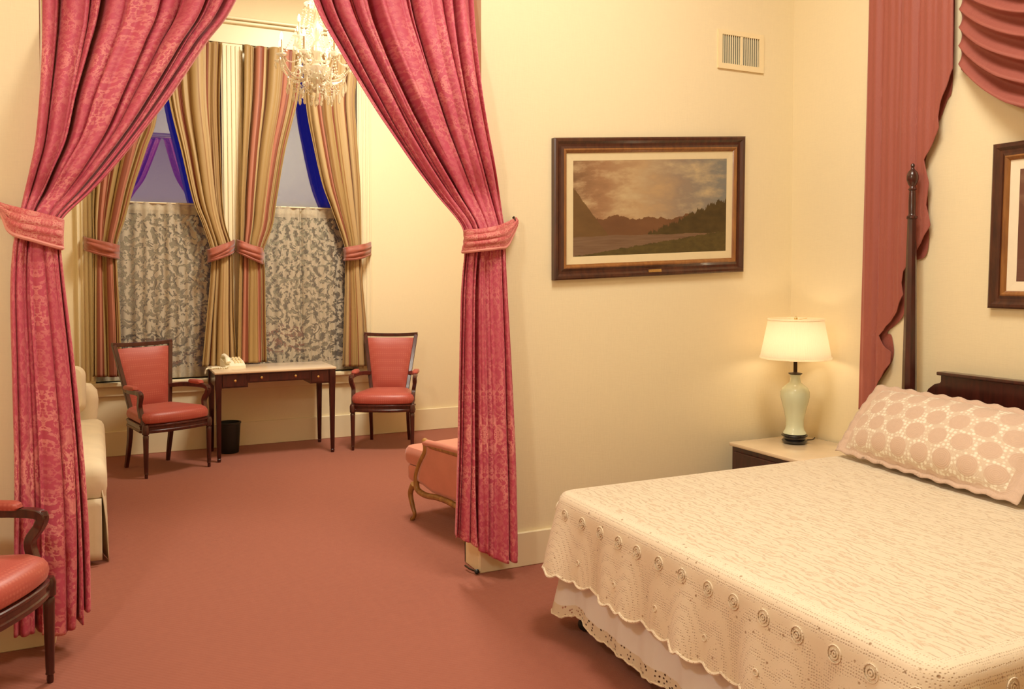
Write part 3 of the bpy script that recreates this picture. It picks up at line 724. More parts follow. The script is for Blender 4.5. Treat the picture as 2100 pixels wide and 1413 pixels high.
bm = NB(); puff(bm, dense(rrect(sx0-.02, sx0+.24, sy0, sy1, .1), .06), [(.98, .06), (1, .1), (1, .6), (1.02, .8), (.96, .87), (.8, .89)], crown=.01); obj('back', bm, M_slip, sf, True, True)
# skirt along near end and front, open at the corner with a flared flap
def skirt(path, zt, zb, name, flare=.03, f=7):
    pts = []; nn = len(path)
    for j in range(9):
        q = j/8; row = []
        for i, (x, y, nx_, ny_) in enumerate(path):
            s = i/(nn-1); d = flare*q*(.5+.5*math.sin(s*f*2*PI+1)) + .006*math.sin(s*31+q*3)
            row.append((x+nx_*d, y+ny_*d, zt+(zb-zt)*q))
        pts.append(row)
    bm = NB(); grid(bm, pts); o = obj(name, bm, M_slip, sf, True, True, 180); solid(o, .005)
skirt([(sx0+(sx1-.025-sx0)*k/24, sy0-.005, 0, -1) for k in range(25)], .36, .03, 'skirt', .012, 2)
skirt([(sx1-.022, sy0+.02+(sy1-sy0-.05)*k/40, 1, 0) for k in range(41)], .40, .006, 'skirt', .030, 5)
tp_ = thing('throw_pillow', 'plump cream cushion standing on the sofa against its far arm', 'cushion', (-.285, 6.70, .56))
bm = NB(); puff(bm, dense(rrect(-.20, .20, -.16, .17, .07), .04), [(.9, -.07), (1.0, -.035), (1.03, 0), (1.0, .035), (.9, .07)], Matrix.Translation((0, 0, .20)) @ Matrix.Rotation(math.radians(78), 4, 'X'), crown=.03); obj('cushion_cover', bm, M_slip, tp_)

# ------------------------------------------------------------------ pink bergere
F0 = Vector((1.80, 5.165, 0)); dB = Vector((.20, -.98, 0)).normalized(); eB = Vector((.98, .20, 0)).normalized()
bg = thing('bergere_chair', 'salmon pink low armchair with gilt wood frame, half behind the right pink curtain', 'chair', (F0+dB*.3+eB*.33)[:])
def bp_(u, v): 
    p = at(u, v, plane=(F0, eB)); return ((p-F0).dot(dB), p.z)
def W3(q, z, e=0.0): return F0 + dB*q + eB*e + Vector((0, 0, z))
sil = [bp_(*p) for p in [(872,906),(873,925),(862,950),(855,972),(854,993)]]
rail = [bp_(*p) for p in [(854,993),(858,1006),(874,1016),(895,1020),(916,1027),(936,1038)]]
qe = .60
BD = .64    # chair breadth
for e, nm in ((0, 1), (BD, -1)):
    bm = NB(); path = cr([W3(q, z, e) for q, z in sil] + [W3(q, z, e) for q, z in rail[1:]] + [W3(qe, rail[-1][1]-.005, e)], 6)
    tube(bm, path, [.019]*len(path), 10, up=eB)
    tt = cr([W3(sil[0][0]-.01, sil[0][1]+.004, e), W3(sil[0][0]+.06, .520, e), W3(.25, .515, e), W3(qe, .515, e)], 6)
    tube(bm, tt, [.020]*len(tt), 10, up=eB)
    obj('side_frame', bm, M_gold, bg, True, True)
    # upholstered panel
    bm = NB(); rows = []
    for j in range(13):
        w = j/12; row = []
        for i in range(13):
            s = i/12
            zt = .520; zb = rail[-1][1]+.03 if s > .35 else rail[-1][1]+.03+(.35-s)*.12
            z = zb+(zt-zb)*w
            ql = max(0, -.02 + .02) ; 
            zq = min(max((z-sil[-1][1])/(sil[0][1]-sil[-1][1]), 0), 1); k = zq*(len(sil)-1); k0 = min(int(k), len(sil)-2)
            ql = sil[::-1][k0][0]*(1-(k-k0)) + sil[::-1][k0+1][0]*(k-k0) + .008
            q = ql+(qe-ql)*s
            row.append(W3(q, z, e - nm*.016*math.sin(PI*w)*math.sin(PI*min(1, s*1.0))))
        rows.append(row)
    grid(bm, rows); o = obj('side_panel', bm, M_bergup, bg, True, True); m = o.modifiers.new('solid', 'SOLIDIFY'); m.thickness = .012; m.offset = 0
    bm = NB(); ap = cr([W3(.13, .522, e), W3(.27, .528, e), W3(qe, .535, e)], 8); tube(bm, ap, [.014]+[.022]*(len(ap)-2)+[.018], 12, up=eB); obj('arm_pad', bm, M_bergup, bg, True, True)
    for q0, bow in ((0, -1), (qe-.02, 1)):
        bm = NB(); o_ = .02
        lp = cr([W3(q0+.022*-bow*-1 if bow > 0 else q0+.0, .235, e), W3(q0+bow*.040, .17, e), W3(q0+bow*.012, .09, e), W3(q0-bow*.018*-1*-1 if False else q0-bow*.012*1, .045, e), W3(q0+bow*.008, .012, e), W3(q0+bow*.022, .010, e)], 6)
        tube(bm, lp, [(.022-.010*min(1, k/18), .020-.008*min(1, k/18)) for k in range(len(lp)-6)]+[.013, .015, .017, .017, .014, .008], 10, up=eB)
        obj('leg', bm, M_gold, bg, True, True)
def bloc(q, e, z): return W3(q, z, e)
def bpuff(q0, q1, e0, e1, prof, crown, name):
    bm = NB(); puff(bm, dense(rrect(q0, q1, e0, e1, .07), .04), prof, crown=crown)
    for v in bm.verts: c = v.co.copy(); v.co = W3(c.x, c.z, c.y)
    obj(name, bm, M_bergup, bg, True, True)
bpuff(-.17, qe-.05, .03, BD-.03, [(.97, .235), (1, .25), (1, .32), (.97, .335)], 0, 'seat_base')
bpuff(-.20, qe-.07, .03, BD-.03, [(.97, .342), (1.0, .36), (1.01, .40), (.995, .43), (.96, .448)], .02, 'seat_cushion')
bm = NB(); rows = []
for j in range(11):
    q = j/10; rows.append([W3(qe+.02+.10*q+.0, .26+.62*q-.05*q*abs(s)**2.4, BD/2+s*(BD/2+.0)) for s in [-1+2*k/12 for k in range(13)]])
grid(bm, rows); o = obj('backrest', bm, M_bergup, bg, True, True); m = o.modifiers.new('solid', 'SOLIDIFY'); m.thickness = .07; m.offset = 0

# ------------------------------------------------------------------ framed pictures
def picture(name, label, quad, nrm, mats, plate, fw, mat_w, cat='picture'):
    "quad: BL BR TR TL world points on the wall"
    bl, br, tr, tl = [Vector(q) for q in quad]; N = Vector(nrm)
    ctr = (bl+br+tr+tl)/4; Wd = ((br-bl).length+(tr-tl).length)/2; Hd = ((tl-bl).length+(tr-br).length)/2
    t = thing(name, label, cat, ctr[:])
    def pt(x, y, d): # metres from the lower-left
        s, q = x/Wd, y/Hd; return bl.lerp(br, s).lerp(tl.lerp(tr, s), q) + N*d
    def ringm(bm, ins, ds, mi=0):
        rows = [[pt(i, i, d), pt(Wd-i, i, d), pt(Wd-i, Hd-i, d), pt(i, Hd-i, d)] for i, d in zip(ins, ds)]
        grid(bm, rows, close_u=True, mi=mi)
    bm = NB(); ringm(bm, [0, 0, .008, .02, fw*.40, fw*.55, fw*.72], [0, .030, .036, .036, .024, .022, .030]); ringm(bm, [fw*.72, fw*.80, fw*.9, fw], [.030, .033, .028, .016], 1)
    obj('frame', bm, [M_frame, M_framelip], t, True, True, 25)
    bm = NB(); ringm(bm, [fw-.002, fw+mat_w], [.017, .014]); obj('mat_board', bm, mats[0], t, False, True)
    i = fw+mat_w; bm = NB(); n = 2; grid(bm, [[pt(i, i, .0135), pt(Wd-i, i, .0135)], [pt(i, Hd-i, .0135), pt(Wd-i, Hd-i, .0135)]], [[(0,0),(1,0)],[(0,1),(1,1)]])
    obj('artwork', bm, mats[1], t, False, True)
    if plate:
        bm = NB(); a = Wd/2-.045; rows = [[pt(a, fw*.25, .037), pt(a+.09, fw*.25, .037)], [pt(a, fw*.25+.016, .034), pt(a+.09, fw*.25+.016, .034)]]
        grid(bm, rows); o = obj('name_plate', bm, M_brass, t, False, True); m = o.modifiers.new('s', 'SOLIDIFY'); m.thickness = .004; m.offset = 0
    return t
picture('landscape_painting', 'wide framed autumn landscape painting with linen mat and small brass plate', [at(1131, 575, Y=YP), at(1518, 557, Y=YP), at(1522, 281, Y=YP), at(1131, 284, Y=YP)], (0,-1,0), (M_linen, M_art), True, .085, .042)
zb, zt = 1.41, 2.20
picture('landscape_print', 'dark brown framed print with ivory mat on the wall above the headboard', [(XR, 2.76, zb), (XR, 1.50, zb), (XR, 1.50, zt), (XR, 2.745, zt)], (-1,0,0), (M_matw, M_art2), False, .085, .045)
# wall vent
vt = thing('air_vent', 'cream louvred air vent high on the wall near the corner', 'vent', (3.545, YP, 2.9))
x0, x1, z0, z1 = at(1471, 110, Y=YP).x, at(1564, 110, Y=YP).x, 2.80, 3.03
bm = NB(); y = YP-.012
for q in ((x0, x1, z0, z0+.032), (x0, x1, z1-.028, z1), (x0, x0+.03, z0+.032, z1-.028), (x1-.035, x1, z0+.032, z1-.028)): box(bm, q[0], q[1], y, YP, q[2], q[3])
box(bm, (x0+x1)/2-.005, (x0+x1)/2+.005, y, YP, z0+.03, z1-.026)
obj('vent_frame', bm, M_vent, vt, False, True)
bm = NB(); box(bm, x0+.02, x1-.02, YP-.002, YP-.0005, z0+.02, z1-.02); obj('duct_back', bm, M_ventdark, vt, False, True)
bm = NB(); n = 17
for i in range(n):
    x = x0+.035+(x1-x0-.075)*(i+.5)/n; v = box(bm, -.0020, .0020, -.004, .004, z0+.03, z1-.026)
    bmesh.ops.rotate(bm, cent=(0,0,0), matrix=Matrix.Rotation(-.75, 3, 'Z'), verts=v); bmesh.ops.translate(bm, vec=(x, YP-.007, 0), verts=v)
obj('louvres', bm, M_vent, vt, False, True)

# ------------------------------------------------------------------ nightstand and lamp
ns = thing('nightstand', 'dark wood nightstand with pale stone top in the corner beside the bed', 'nightstand', (3.64, 3.72, 0))
NX0, NX1, NY0, NY1, NZ = 3.375, 3.915, 3.42, 3.985, .58
bm = NB(); box(bm, NX0-.015, NX1, NY0-.01, NY1+.01, NZ-.022, NZ, .006); obj('stone_top', bm, M_marble, ns, True, True)
bm = NB(); box(bm, NX0, NX1-.01, NY0, NY1, .08, NZ-.022, .004, 1); obj('cabinet_body', bm, M_mahog, ns, True, True)
bm = NB(); box(bm, NX0-.012, NX0+.002, NY0+.03, NY1-.03, .38, .53, .004, 1); d = obj('drawer', bm, M_mahog, ns, True, True)
bm = NB(); lathe(bm, [(0, -.012), (.01, -.008), (.012, 0), (.01, .008), (0, .012)], (NX0-.02, 3.70, .455), 12); obj('knob', bm, M_brass, d, True, True)
for x in (NX0+.03, NX1-.04):
    for y in (NY0+.03, NY1-.03):
        bm = NB(); tube(bm, [(x, y, 0), (x, y, .09)], [.016, .024], sec=SQ, up=(0,1,0)); obj('foot', bm, M_mahog, ns, True, True)
lm = thing('table_lamp', 'celadon porcelain vase lamp with lit cream shade on the nightstand', 'lamp', (3.685, 3.80, NZ))
LS = .995
bm = NB(); lathe(bm, [(.060, 0), (.072, .010), (.074, .018), (.062, .028), (.066, .040), (.076, .046), (.072, .054), (.055, .058)], (0,0,0), 32); obj('lamp_base', bm, M_black, lm)
bm = NB(); lathe(bm, [(.058, .055), (.066, .058), (.064, .068), (.054, .082), (.050, .105), (.052, .142), (.062, .19), (.075, .240), (.083, .275), (.083, .302), (.073, .327), (.050, .345), (.034, .358), (.028, .375), (.027, .393), (.032, .404), (.030, .408)], (0,0,0), 40); obj('vase_body', bm, M_celadon, lm)
bm = NB(); lathe(bm, [(.038, .408), (.040, .413), (.014, .418), (.011, .42), (.011, .50), (.012, .505), (.012, .53), (.005, .535), (.003, .72)], (0,0,0), 18); obj('lamp_neck', bm, M_metal, lm)
bm = NB(); rows, uvs = [], []
r0, r1, z0, z1 = .203, .158, .500, .735
for j, (r, z) in enumerate([(r0-.002, z0+.002), (r0, z0), (r0+.001, z0+.012), (r0-.004, z0+.014)] + [(r0-.004+(r1-r0+.004)*k/8, z0+.014+(z1-z0-.026)*k/8) for k in range(1, 9)] + [(r1+.004, z1-.010), (r1+.003, z1), (r1, z1)]):
    rows.append([(r*math.cos(2*PI*i/96), r*math.sin(2*PI*i/96), z) for i in range(97)]); uvs.append([(i/96, z) for i in range(97)])
grid(bm, rows, uvs); sh = obj('lamp_shade', bm, M_shade, lm, True, False, 60)
bm = NB()
for k in range(3):
    a = 2*PI*k/3+.4; tube(bm, [(0, 0, z1-.012), (r1*math.cos(a), r1*math.sin(a), z1-.006)], .0018, 6)
obj('shade_spider', bm, M_brass, sh)
bm = NB(); lathe(bm, [(.004, .716), (.009, .725), (.010, .733), (.006, .742), (0, .748)], (0,0,0), 14); obj('finial', bm, M_brass, lm)
bm = NB(); lathe(bm, [(.012, .535), (.016, .55), (.030, .585), (.030, .605), (.018, .628), (0, .634)], (0,0,0), 16); obj('bulb', bm, M_lampbulb, lm)
bm = NB(); cp = cr([(.05, .02, .015), (.11, .03, .004), (.16, .02, .004), (.22, .06, .004)], 6); tube(bm, cp, .003, 6); obj('cord', bm, M_metal, lm)

# ------------------------------------------------------------------ bed
BX0, BX1, BY0, BY1, BZ = 1.81, 3.80, 1.375, 3.325, .62
bed = thing('bed', 'king bed with dark mahogany headboard and tall turned post, white skirt below', 'bed', ((BX0+BX1)/2, (BY0+BY1)/2, 0))
bm = NB(); puff(bm, dense(rrect(BX0+.03, BX1, BY0+.03, BY1-.03, .07), .2), [(.985, .36), (1, .38), (1, .585), (.99, .60)], n_in=1); obj('mattress', bm, M_sheet, bed, True, True)
bm = NB(); box(bm, BX0+.06, BX1, BY0+.06, BY1-.06, .17, .36, .02); obj('box_spring', bm, M_sheet, bed, True, True)
bm = NB(); box(bm, BX0+.08, BX1+.03, BY0+.08, BY0+.12, .13, .17); box(bm, BX0+.08, BX1+.03, BY1-.12, BY1-.08, .13, .17); box(bm, BX0+.08, BX0+.12, BY0+.08, BY1-.08, .13, .17); obj('bed_frame', bm, M_bin, bed, False, True)
for x, y in ((1.915, BY1-.10), (1.915, BY0+.10), (1.915, 2.36)):
    bm = NB(); tube(bm, [(x, y, .05), (x, y, .14)], .012, 10)
    lathe(bm, [(0, -.03), (.018, -.028), (.026, -.015), (.028, 0), (.026, .015), (.018, .028), (0, .03)], (0,0,0), 16)
    vs = list(bm.verts)[-16*7:]; bmesh.ops.rotate(bm, cent=(0,0,0), matrix=Matrix.Rotation(PI/2, 3, 'X'), verts=vs); bmesh.ops.translate(bm, vec=(x, y, .03), verts=vs)
    obj('caster', bm, M_bin, bed, True, True)
def post(y):
    x = 3.838; bm = NB()
    tube(bm, [(x, y, 0), (x, y, .25), (x, y, .60)], [.036, .034, .036], sec=SQ, up=(0,1,0))
    prof8 = [(.036, .60), (.038, .62), (.037, .90), (.034, 1.15), (.029, 1.45), (.0235, 1.75), (.021, 1.86)]
    lathe(bm, prof8, (x, y, 0), 8)
    lathe(bm, [(.021, 1.86), (.027, 1.865), (.027, 1.875), (.020, 1.882), (.017, 1.89), (.018, 1.95), (.016, 2.0), (.015, 2.01), (.022, 2.016), (.016, 2.024), (.014, 2.032), (.022, 2.045), (.029, 2.065), (.030, 2.085), (.024, 2.105), (.012, 2.118), (.008, 2.126), (.008, 2.132), (.011, 2.138), (.008, 2.148), (0, 2.152)], (x, y, 0), 20)
    obj('bedpost', bm, M_mahog, bed, True, True)
post(3.14); post(2*2.35-3.14)
# headboard: scrolled shoulders with a raised flat top and overhanging ledge
out = [(3.10, .45), (3.10, .78), (3.085, .84), (3.075, .88), (3.055, .94), (3.03, .985), (2.995, 1.013), (2.965, 1.022), (2.958, 1.03), (2.958, 1.062)]
full = out + [(2*2.35-y, z) for y, z in reversed(out)]
bm = NB(); va = [bm.verts.new((3.845, y, z)) for y, z in full]; vb = [bm.verts.new((3.885, y, z)) for y, z in full]
bm.faces.new(va); bm.faces.new(vb[::-1])
for i in range(len(full)): j = (i+1) % len(full); bm.faces.new((va[j], va[i], vb[i], vb[j]))
box(bm, 3.83, 3.895, 2*2.35-2.975, 2.975, 1.062, 1.080, .005)
hb = obj('headboard', bm, M_mahog, bed, True, True, 30)
# perimeter path of the bed: far side -> foot -> near side
def perim(x0, y0, y1, x1, r, step=.0125):
    pts = []
    def line(a, b, n):
        L = math.dist(a, b); m = max(1, round(L/step))
        for k in range(m): pts.append((a[0]+(b[0]-a[0])*k/m, a[1]+(b[1]-a[1])*k/m, n[0], n[1]))
    line((x1, y1), (x0+r, y1), (0, 1))
    m = max(3, round(r*PI/2/step))
    for k in range(m): a = PI/2+PI/2*k/m; pts.append((x0+r+r*math.cos(a), y1-r+r*math.sin(a), math.cos(a), math.sin(a)))
    line((x0, y1-r), (x0, y0+r), (-1, 0))
    for k in range(m): a = PI+PI/2*k/m; pts.append((x0+r+r*math.cos(a), y0+r+r*math.sin(a), math.cos(a), math.sin(a)))
    line((x0+r, y0), (x1, y0), (0, -1)); pts.append((x1, y0, 0, -1)); return pts
sp = thing('bedspread', 'cream crocheted bedspread with scalloped hem spread over the bed', 'bedspread', ((BX0+BX1)/2, (BY0+BY1)/2, BZ))
bm = NB(); rows, uvs = [], []; nxx, nyy = 60, 60
for j in range(nyy+1):
    rows.append([(BX0+.035+(BX1-BX0-.035)*i/nxx, BY0+.035+(BY1-BY0-.07)*j/nyy, BZ + .006*noise.noise(Vector((i*.14, j*.14, 1)))*math.sin(PI*i/nxx)*math.sin(PI*j/nyy)+.001) for i in range(nxx+1)])
path = perim(BX0, BY0, BY1, BX1, .085)
cen = Vector((BX1, (BY0+BY1)/2, BZ)); rows = []
for kq in range(30):
    q = kq/29; rows.append([Vector((x-nx_*.055, y-ny_*.055, BZ)).lerp(cen, 1-q) + Vector((0, 0, .006*noise.noise(Vector((x*3*q, y*3*q, q*4)))*math.sin(PI*q))) for x, y, nx_, ny_ in path])
grid(bm, rows)
S = [0]
for k in range(1, len(path)): S.append(S[-1]+math.dist(path[k][:2], path[k-1][:2]))
prof = [(-.055, 0), (-.03, -.002), (-.012, -.009), (.0, -.025), (.006, -.045)] + [(.006+.030*k/12, -.045-.275*k/12) for k in range(1, 13)]
rows = []
def corner_w(x, y):   # how near to a foot corner
    return max(math.exp(-((math.dist((x, y), (BX0+.02, c)))/.13)**2) for c in (BY0+.02, BY1-.02))
def side_off(k, q):
    x, y, nx_, ny_ = path[k]; s = S[k]
    return (.016*math.sin(s*2*PI/.41+.6)+.010*math.sin(s*2*PI/.17)) * q**1.3 + .055*corner_w(x, y)*q
for m_, (o_, dz) in enumerate(prof):
    q = max(0, (m_-4)/12); row = []
    for k, (x, y, nx_, ny_) in enumerate(path):
        hem = -.020*abs(math.sin(PI*S[k]/.092))**.8 if m_ == len(prof)-1 else (-.010*abs(math.sin(PI*S[k]/.092)) if m_ == len(prof)-2 else 0)
        off = o_ + side_off(k, q)
        row.append((x+nx_*off, y+ny_*off, BZ+dz+hem))
    rows.append(row)
V = grid(bm, rows, mi=1)
# raised crochet rosettes in a row along the drop
def torus(bm, c, n, R, r, mi):
    n = Vector(n).normalized(); a = n.cross(Vector((0,0,1))).normalized(); b = n.cross(a)
    rows = []
    for i in range(14):
        t = 2*PI*i/14; d = a*math.cos(t)+b*math.sin(t)
        rows.append([Vector(c)+d*(R+r*math.cos(2*PI*k/6))+n*(r*math.sin(2*PI*k/6)) for k in range(6)])
    rows.append(rows[0]); grid(bm, rows, close_u=True, mi=mi)
nextS = .06
for k in range(len(path)):
    if S[k] >= nextS:
        nextS += .135; x, y, nx_, ny_ = path[k]
        for (q, R, r) in ((.13, .024, .0022), (.13, .013, .003), (.13, .005, .0035)):
            off = .006+.03*q+side_off(k, q)+.002; torus(bm, (x+nx_*off, y+ny_*off, BZ-.045-.275*q), (nx_, ny_, .1), R, r, 1)
        if int(nextS/.135) % 2:
            off = .006+.03*.72+side_off(k, .72)+.002; torus(bm, (x+nx_*off, y+ny_*off, BZ-.045-.275*.72), (nx_, ny_, .1), .010, .0025, 1)
o = obj('crochet_cloth', bm, [M_spread, M_spreadb], sp, True, True, 60)
bm = NB(); tube(bm, [v.co for v in []] or [Vector(p)+Vector((0,0,.0)) for p in rows[-1]], .0045, 6) if False else None
bm.free()
hemrow = []
for k, (x, y, nx_, ny_) in enumerate(path):
    off = prof[-1][0]+side_off(k, 1); hemrow.append(Vector((x+nx_*off, y+ny_*off, BZ+prof[-1][1]-.020*abs(math.sin(PI*S[k]/.092))**.8)))
bm = NB(); tube(bm, hemrow, .0055, 6); obj('scalloped_edging', bm, M_spreadb, sp, True, True)
# white bed skirt with lace trim
spath = perim(BX0+.035, BY0+.035, BY1-.035, BX1, .06, .016)
SS = [0]
for k in range(1, len(spath)): SS.append(SS[-1]+math.dist(spath[k][:2], spath[k-1][:2]))
def hemz(x, y):
    return .082 + .035*math.exp(-((y-3.13)/.10)**2) + .006*math.sin(y*9) + .012*math.sin(y*23)*.5
def srow(q, zq=None):
    row = []
    for k, (x, y, nx_, ny_) in enumerate(spath):
        s = SS[k]; zt, zb = .37, hemz(x, y)
        off = (.010+.015*q) + (.010*math.sin(s*2*PI/.26+1.2*math.sin(s*5)) + .003*math.sin(s*2*PI/.08))*q**.8 + .05*q*math.exp(-(math.dist((x, y), (BX0+.03, BY1-.03))/.12)**2)
        row.append(Vector((x+nx_*off, y+ny_*off, zt+(zb-zt)*q)))
    return row
def qz(d): return d
bm = NB(); Q = [0, .12, .25, .4, .55, .7, .83]
R_ = [srow(q) for q in Q]; grid(bm, R_); bs = obj('bed_skirt', bm, M_sheet, bed, True, True, 180); P(bs, 'white gathered cotton skirt')
bm = NB(); Q = [.825, .88, .94, 1.0]; R_ = [srow(q) for q in Q]
grid(bm, R_, [[(SS[k], q*.32) for k in range(len(SS))] for q in Q]); obj('lace_trim', bm, M_trimlace, bs, True, True, 180)
bm = NB(); tube(bm, [p+Vector((0, 0, .003*math.sin(i*1.9))) for i, p in enumerate(srow(1.0))], .0045, 6); obj('trim_cord', bm, M_spreadb, bs, True, True)

# ------------------------------------------------------------------ pillow shams
def sham(label, bl, br, tl, seed, th=.10):
    bl, br, tl = Vector(bl), Vector(br), Vector(tl); ex = (br-bl); wd = ex.length; ex.normalize()
    ey = (tl-bl); ey = (ey-ex*ey.dot(ex)); ht = ey.length; ey.normalize(); N = ex.cross(ey)
    if N.x > 0: N = -N
    t = thing('pillow', label, 'pillow', ((bl+br)/2)[:], 0, 'crochet pillow shams')
    nx_, ny_ = 60, 34; bm = NB()
    for face in (1, -1):
        rows, uvs = [], []
        for j in range(ny_+1):
            row, uvr = [], []; q = j/ny_
            for i in range(nx_+1):
                s = i/nx_; a, b = 2*s-1, 2*q-1
                fl = .90    # flange begins
                f = max(0, 1-abs(a/fl)**2.6) * max(0, 1-abs(b/.86)**2.4) if abs(a) < fl and abs(b) < .86 else 0
                f = f**.55
                pull = .035*(a*a)*(b) * -1
                x = wd*s; y = ht*q + pull*.5*ht
                x += .018*b*b*(-a)*wd*.6
                rip = .006*math.sin(a*34+seed)*(1 if abs(b) > .86 else 0) + .005*math.sin(b*22)*(1 if abs(a) > fl else 0)
                p = bl + ex*x + ey*(y+rip*.6) + N*(th*f*(1 if face == 1 else -.55) + .006*noise.noise(Vector((x*6, y*6, seed))) + rip*.5 + (.0 if f else 0))
                row.append(p); uvr.append((s*1.0, q*.5) if face == 1 else (s, 2+q))
            rows.append(row); uvs.append(uvr)
        if face == -1: rows = [r[::-1] for r in rows]; uvs = [r[::-1] for r in uvs]
        grid(bm, rows, uvs)
    o = obj('sham_cover', bm, M_sham, t, True, True, 180); solid(o, .003)
    return t
sham('blush crochet medallion pillow sham leaning on the headboard nearest the nightstand', (3.475, 3.31, .645), (3.33, 2.20, .640), (3.765, 3.385, .99), 2)
sham('blush crochet pillow sham at the right frame edge, beside the other sham', (3.40, 2.12, .640), (3.40, 1.34, .640), (3.78, 2.14, .97), 5)

# ------------------------------------------------------------------ chandelier
CX, CY, CZ = 1.44, 6.2, 3.10
chn = thing('chandelier', 'crystal chandelier with lit candle bulbs hanging before the windows', 'chandelier', (CX, CY, CZ))
def drop(bm, p, h, r):
    lathe(bm, [(0, 0), (r*.45, -h*.25), (r, -h*.62), (r*.7, -h*.88), (0, -h)], p, 6, capit=False)
def bead(bm, p, r): lathe(bm, [(0, -r), (r*.8, -r*.55), (r, 0), (r*.8, r*.55), (0, r)], p, 6, capit=False)
bm = NB(); lathe(bm, [(0, -.23), (.02, -.225), (.04, -.20), (.02, -.17), (.035, -.14), (.02, -.12), (.055, -.10), (.10, -.075), (.11, -.055), (.05, -.045), (.022, -.02), (.03, .02), (.045, .06), (.03, .10), (.016, .14), (.035, .18), (.05, .22), (.02, .27), (.012, .34), (.025, .38), (.012, .42), (.008, .47)], (0,0,0), 14); obj('column', bm, M_crystal, chn)
bm = NB(); tube(bm, [(0, 0, .46), (0, 0, CEIL-CZ-.03)], .006, 8); lathe(bm, [(.012, CEIL-CZ-.07), (.05, CEIL-CZ-.04), (.06, CEIL-CZ)], (0,0,0), 20); obj('chain', bm, M_brass, chn)
bm = NB(); lathe(bm, [(.02, .36), (.07, .385), (.085, .40), (.082, .404), (.02, .375)], (0,0,0), 18, capit=False); obj('upper_dish', bm, M_crystal, chn)
rnd = random.Random(11); nd = 0
arms = []
for k in range(8): arms.append((2*PI*k/8+.25, .265, .0))
for k in range(4): arms.append((2*PI*k/4+.6, .17, .13))
dropsP = []
for a, R_, dz in arms:
    d = Vector((math.cos(a), math.sin(a), 0))
    bm = NB(); pth = cr([d*.02+Vector((0,0,-.05+dz)), d*R_*.35+Vector((0,0,-.14+dz)), d*R_*.75+Vector((0,0,-.12+dz)), d*R_+Vector((0,0,-.015+dz))], 5)
    tube(bm, pth, .0075, 6); arm = obj('arm', bm, M_crystal, chn)
    e = d*R_+Vector((0,0,dz))
    bm = NB(); lathe(bm, [(.006, -.018), (.018, -.008), (.042, .002), (.040, .006), (.012, .002), (.014, .022), (.011, .03)], e, 12); obj('drip_pan', bm, M_crystal, arm)
    bm = NB(); lathe(bm, [(.0085, .02), (.0085, .105), (.004, .108)], e, 10); obj('candle', bm, M_slip, arm)
    bm = NB(); lathe(bm, [(.005, .106), (.0095, .118), (.010, .128), (.006, .145), (0, .158)], e, 8); obj('bulb', bm, M_bulb, arm)
    for kk in range(4):
        an = 2*PI*kk/4+rnd.random(); q = e+Vector((.038*math.cos(an), .038*math.sin(an), 0)); dropsP.append((q, rnd.uniform(.035, .055), rnd.uniform(.006, .009)))
for kk in range(14):
    an = 2*PI*kk/14; dropsP.append((Vector((.105*math.cos(an), .105*math.sin(an), -.06)), .055, .009))
for kk in range(10):
    an = 2*PI*kk/10; dropsP.append((Vector((.08*math.cos(an), .08*math.sin(an), .398)), .05, .008))
dropsP.append((Vector((0, 0, -.225)), .09, .018))
for kk in range(8):
    an = 2*PI*kk/8+.6; dropsP.append((Vector((.16*math.cos(an), .16*math.sin(an), -.20)), .095, .012))
for kk in range(8):
    an = 2*PI*kk/8+.2; dropsP.append((Vector((.09*math.cos(an), .09*math.sin(an), -.24)), .06, .011))
for a, R_, dz in arms[:8]: dropsP.append((Vector((math.cos(a)*R_*.8, math.sin(a)*R_*.8, -.13)), .10, .013))
for q, h, r in dropsP:
    bm = NB(); bead(bm, q+Vector((0, 0, -.004)), r*.5); drop(bm, q+Vector((0, 0, -.008)), h, r); obj('crystal_drop', bm, M_crystal, chn, False)
bm = NB()
def swagb(p0, p1, sag, n):
    for i in range(n+1):
        t = i/n; p = p0.lerp(p1, t); p.z -= sag*4*t*(1-t); bead(bm, p, .0062)
lo = arms[:8]; hi = arms[8:]
for k in range(8):
    a, b = lo[k], lo[(k+1) % 8]
    A = Vector((math.cos(a[0])*a[1], math.sin(a[0])*a[1], 0)); B = Vector((math.cos(b[0])*b[1], math.sin(b[0])*b[1], 0))
    swagb(A, B, .06, 14); swagb(A*.8+Vector((0,0,-.10)), B*.8+Vector((0,0,-.10)), .035, 10)
    swagb(Vector((A.x*.28, A.y*.28, .395)), A, .03, 20); swagb(A*.8+Vector((0,0,-.125)), Vector((A.x*.1, A.y*.1, -.21)), .03, 10); swagb(A*.6+Vector((0,0,-.20)), B*.6+Vector((0,0,-.20)), .03, 7); swagb(Vector((A.x*.28, A.y*.28, .30)), A*.6+Vector((0,0,-.12)), .0, 20)
for k in range(4):
    a = hi[k]; A = Vector((math.cos(a[0])*a[1], math.sin(a[0])*a[1], a[2])); swagb(Vector((A.x*.4, A.y*.4, .395)), A, .01, 16)
    b = hi[(k+1) % 4]; B = Vector((math.cos(b[0])*b[1], math.sin(b[0])*b[1], b[2])); swagb(A, B, .06, 14)
bc = obj('bead_chains', bm, M_crystal, chn, False); bc['kind'] = 'stuff'

# ------------------------------------------------------------------ doorstop on the jamb foot
e = at(978, 1171, z=.018)
ds = thing('doorstop', 'small dark ball doorstop with rod at the foot of the opening jamb', 'doorstop', (e.x, e.y, 0))
bm = NB(); lathe(bm, [(0, -.014), (.010, -.010), (.014, 0), (.010, .010), (0, .014)], (0, 0, .015), 12); obj('rubber_tip', bm, M_bin, ds)
bm = NB(); tube(bm, [(0, 0, .015), (-.02, .05, .017), (-.025, .10, .020)], .005, 8); obj('rod', bm, M_metal, ds)

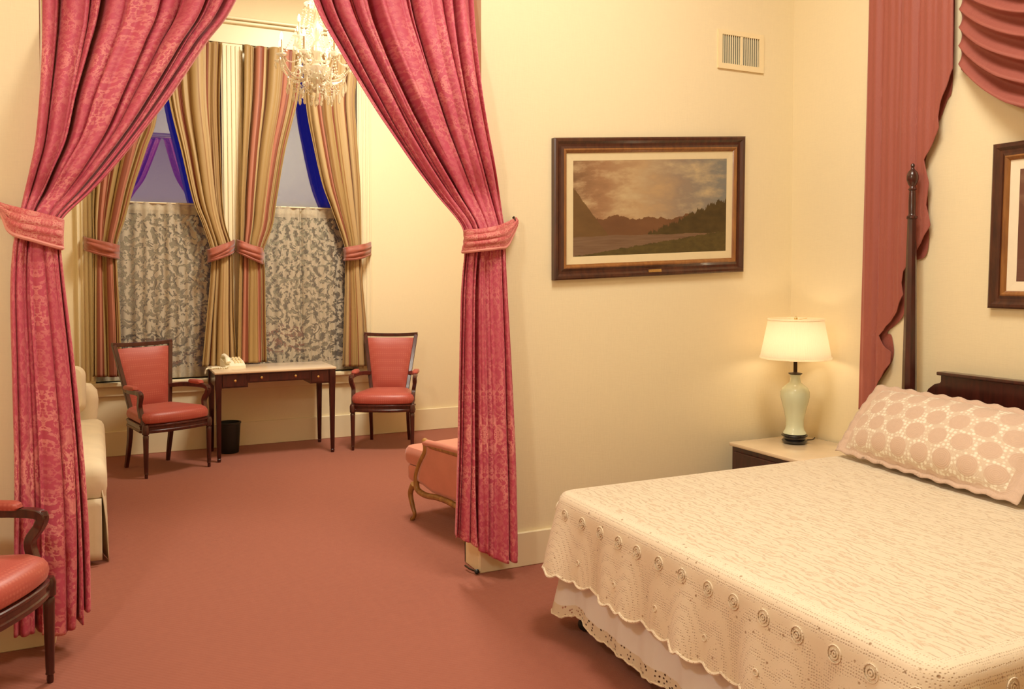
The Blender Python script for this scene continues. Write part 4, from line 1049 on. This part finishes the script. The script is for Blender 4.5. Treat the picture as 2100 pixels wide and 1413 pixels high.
# ------------------------------------------------------------------ light
def area(name, loc, size, power, col, rot=(0,0,0), sy=None):
    l = bpy.data.lights.new(name, 'AREA'); l.energy = power; l.color = col; l.size = size
    if sy: l.shape = 'RECTANGLE'; l.size_y = sy
    o = bpy.data.objects.new(name, l); C.objects.link(o); o.location = loc; o.rotation_euler = rot; return o
def point(name, loc, r, power, col):
    l = bpy.data.lights.new(name, 'POINT'); l.energy = power; l.color = col; l.shadow_soft_size = r
    o = bpy.data.objects.new(name, l); C.objects.link(o); o.location = loc; return o
WARM = (1, .93, .78)
area('bedroom_ceiling_light', (2.0, 2.2, CEIL-.03), 1.0, 104, WARM)
point('bedroom_soft_fill', (-.9, 1.5, 3.0), .16, 104, (1, .94, .82))  # soft light added high at left for the camera-side flash; no floor lamp
area('sitting_room_fill', (2.0, 6.1, CEIL-.03), .7, 165, WARM)  # unseen area light added under the ceiling to lift the chandelier's light
w = bpy.data.worlds.new('dusk_sky'); scene.world = w; w.use_nodes = True
wt = w.node_tree; bgn = wt.nodes['Background']; tc = wt.nodes.new('ShaderNodeTexCoord'); sz = wt.nodes.new('ShaderNodeSeparateXYZ'); rp = wt.nodes.new('ShaderNodeValToRGB')
wt.links.new(tc.outputs['Generated'], sz.inputs[0]); wt.links.new(sz.outputs[2], rp.inputs[0]); wt.links.new(rp.outputs[0], bgn.inputs[0])
rp.color_ramp.elements[0].position = .068; rp.color_ramp.elements[0].color = (.022, .014, .012, 1)      # dark street below the roofline
rp.color_ramp.elements[1].position = .080; rp.color_ramp.elements[1].color = (.012, .012, .20, 1)       # dusk sky above
scene.view_settings.view_transform = 'Standard'; scene.view_settings.look = 'None'; scene.view_settings.gamma = 1; scene.view_settings.exposure = -0.08
scene.view_settings.use_curve_mapping = False
cy = scene.cycles; cy.max_bounces = 8; cy.diffuse_bounces = 5; cy.glossy_bounces = 4; cy.transparent_max_bounces = 24; cy.use_denoising = True; cy.caustics_reflective = False; cy.caustics_refractive = False; cy.sample_clamp_indirect = 6
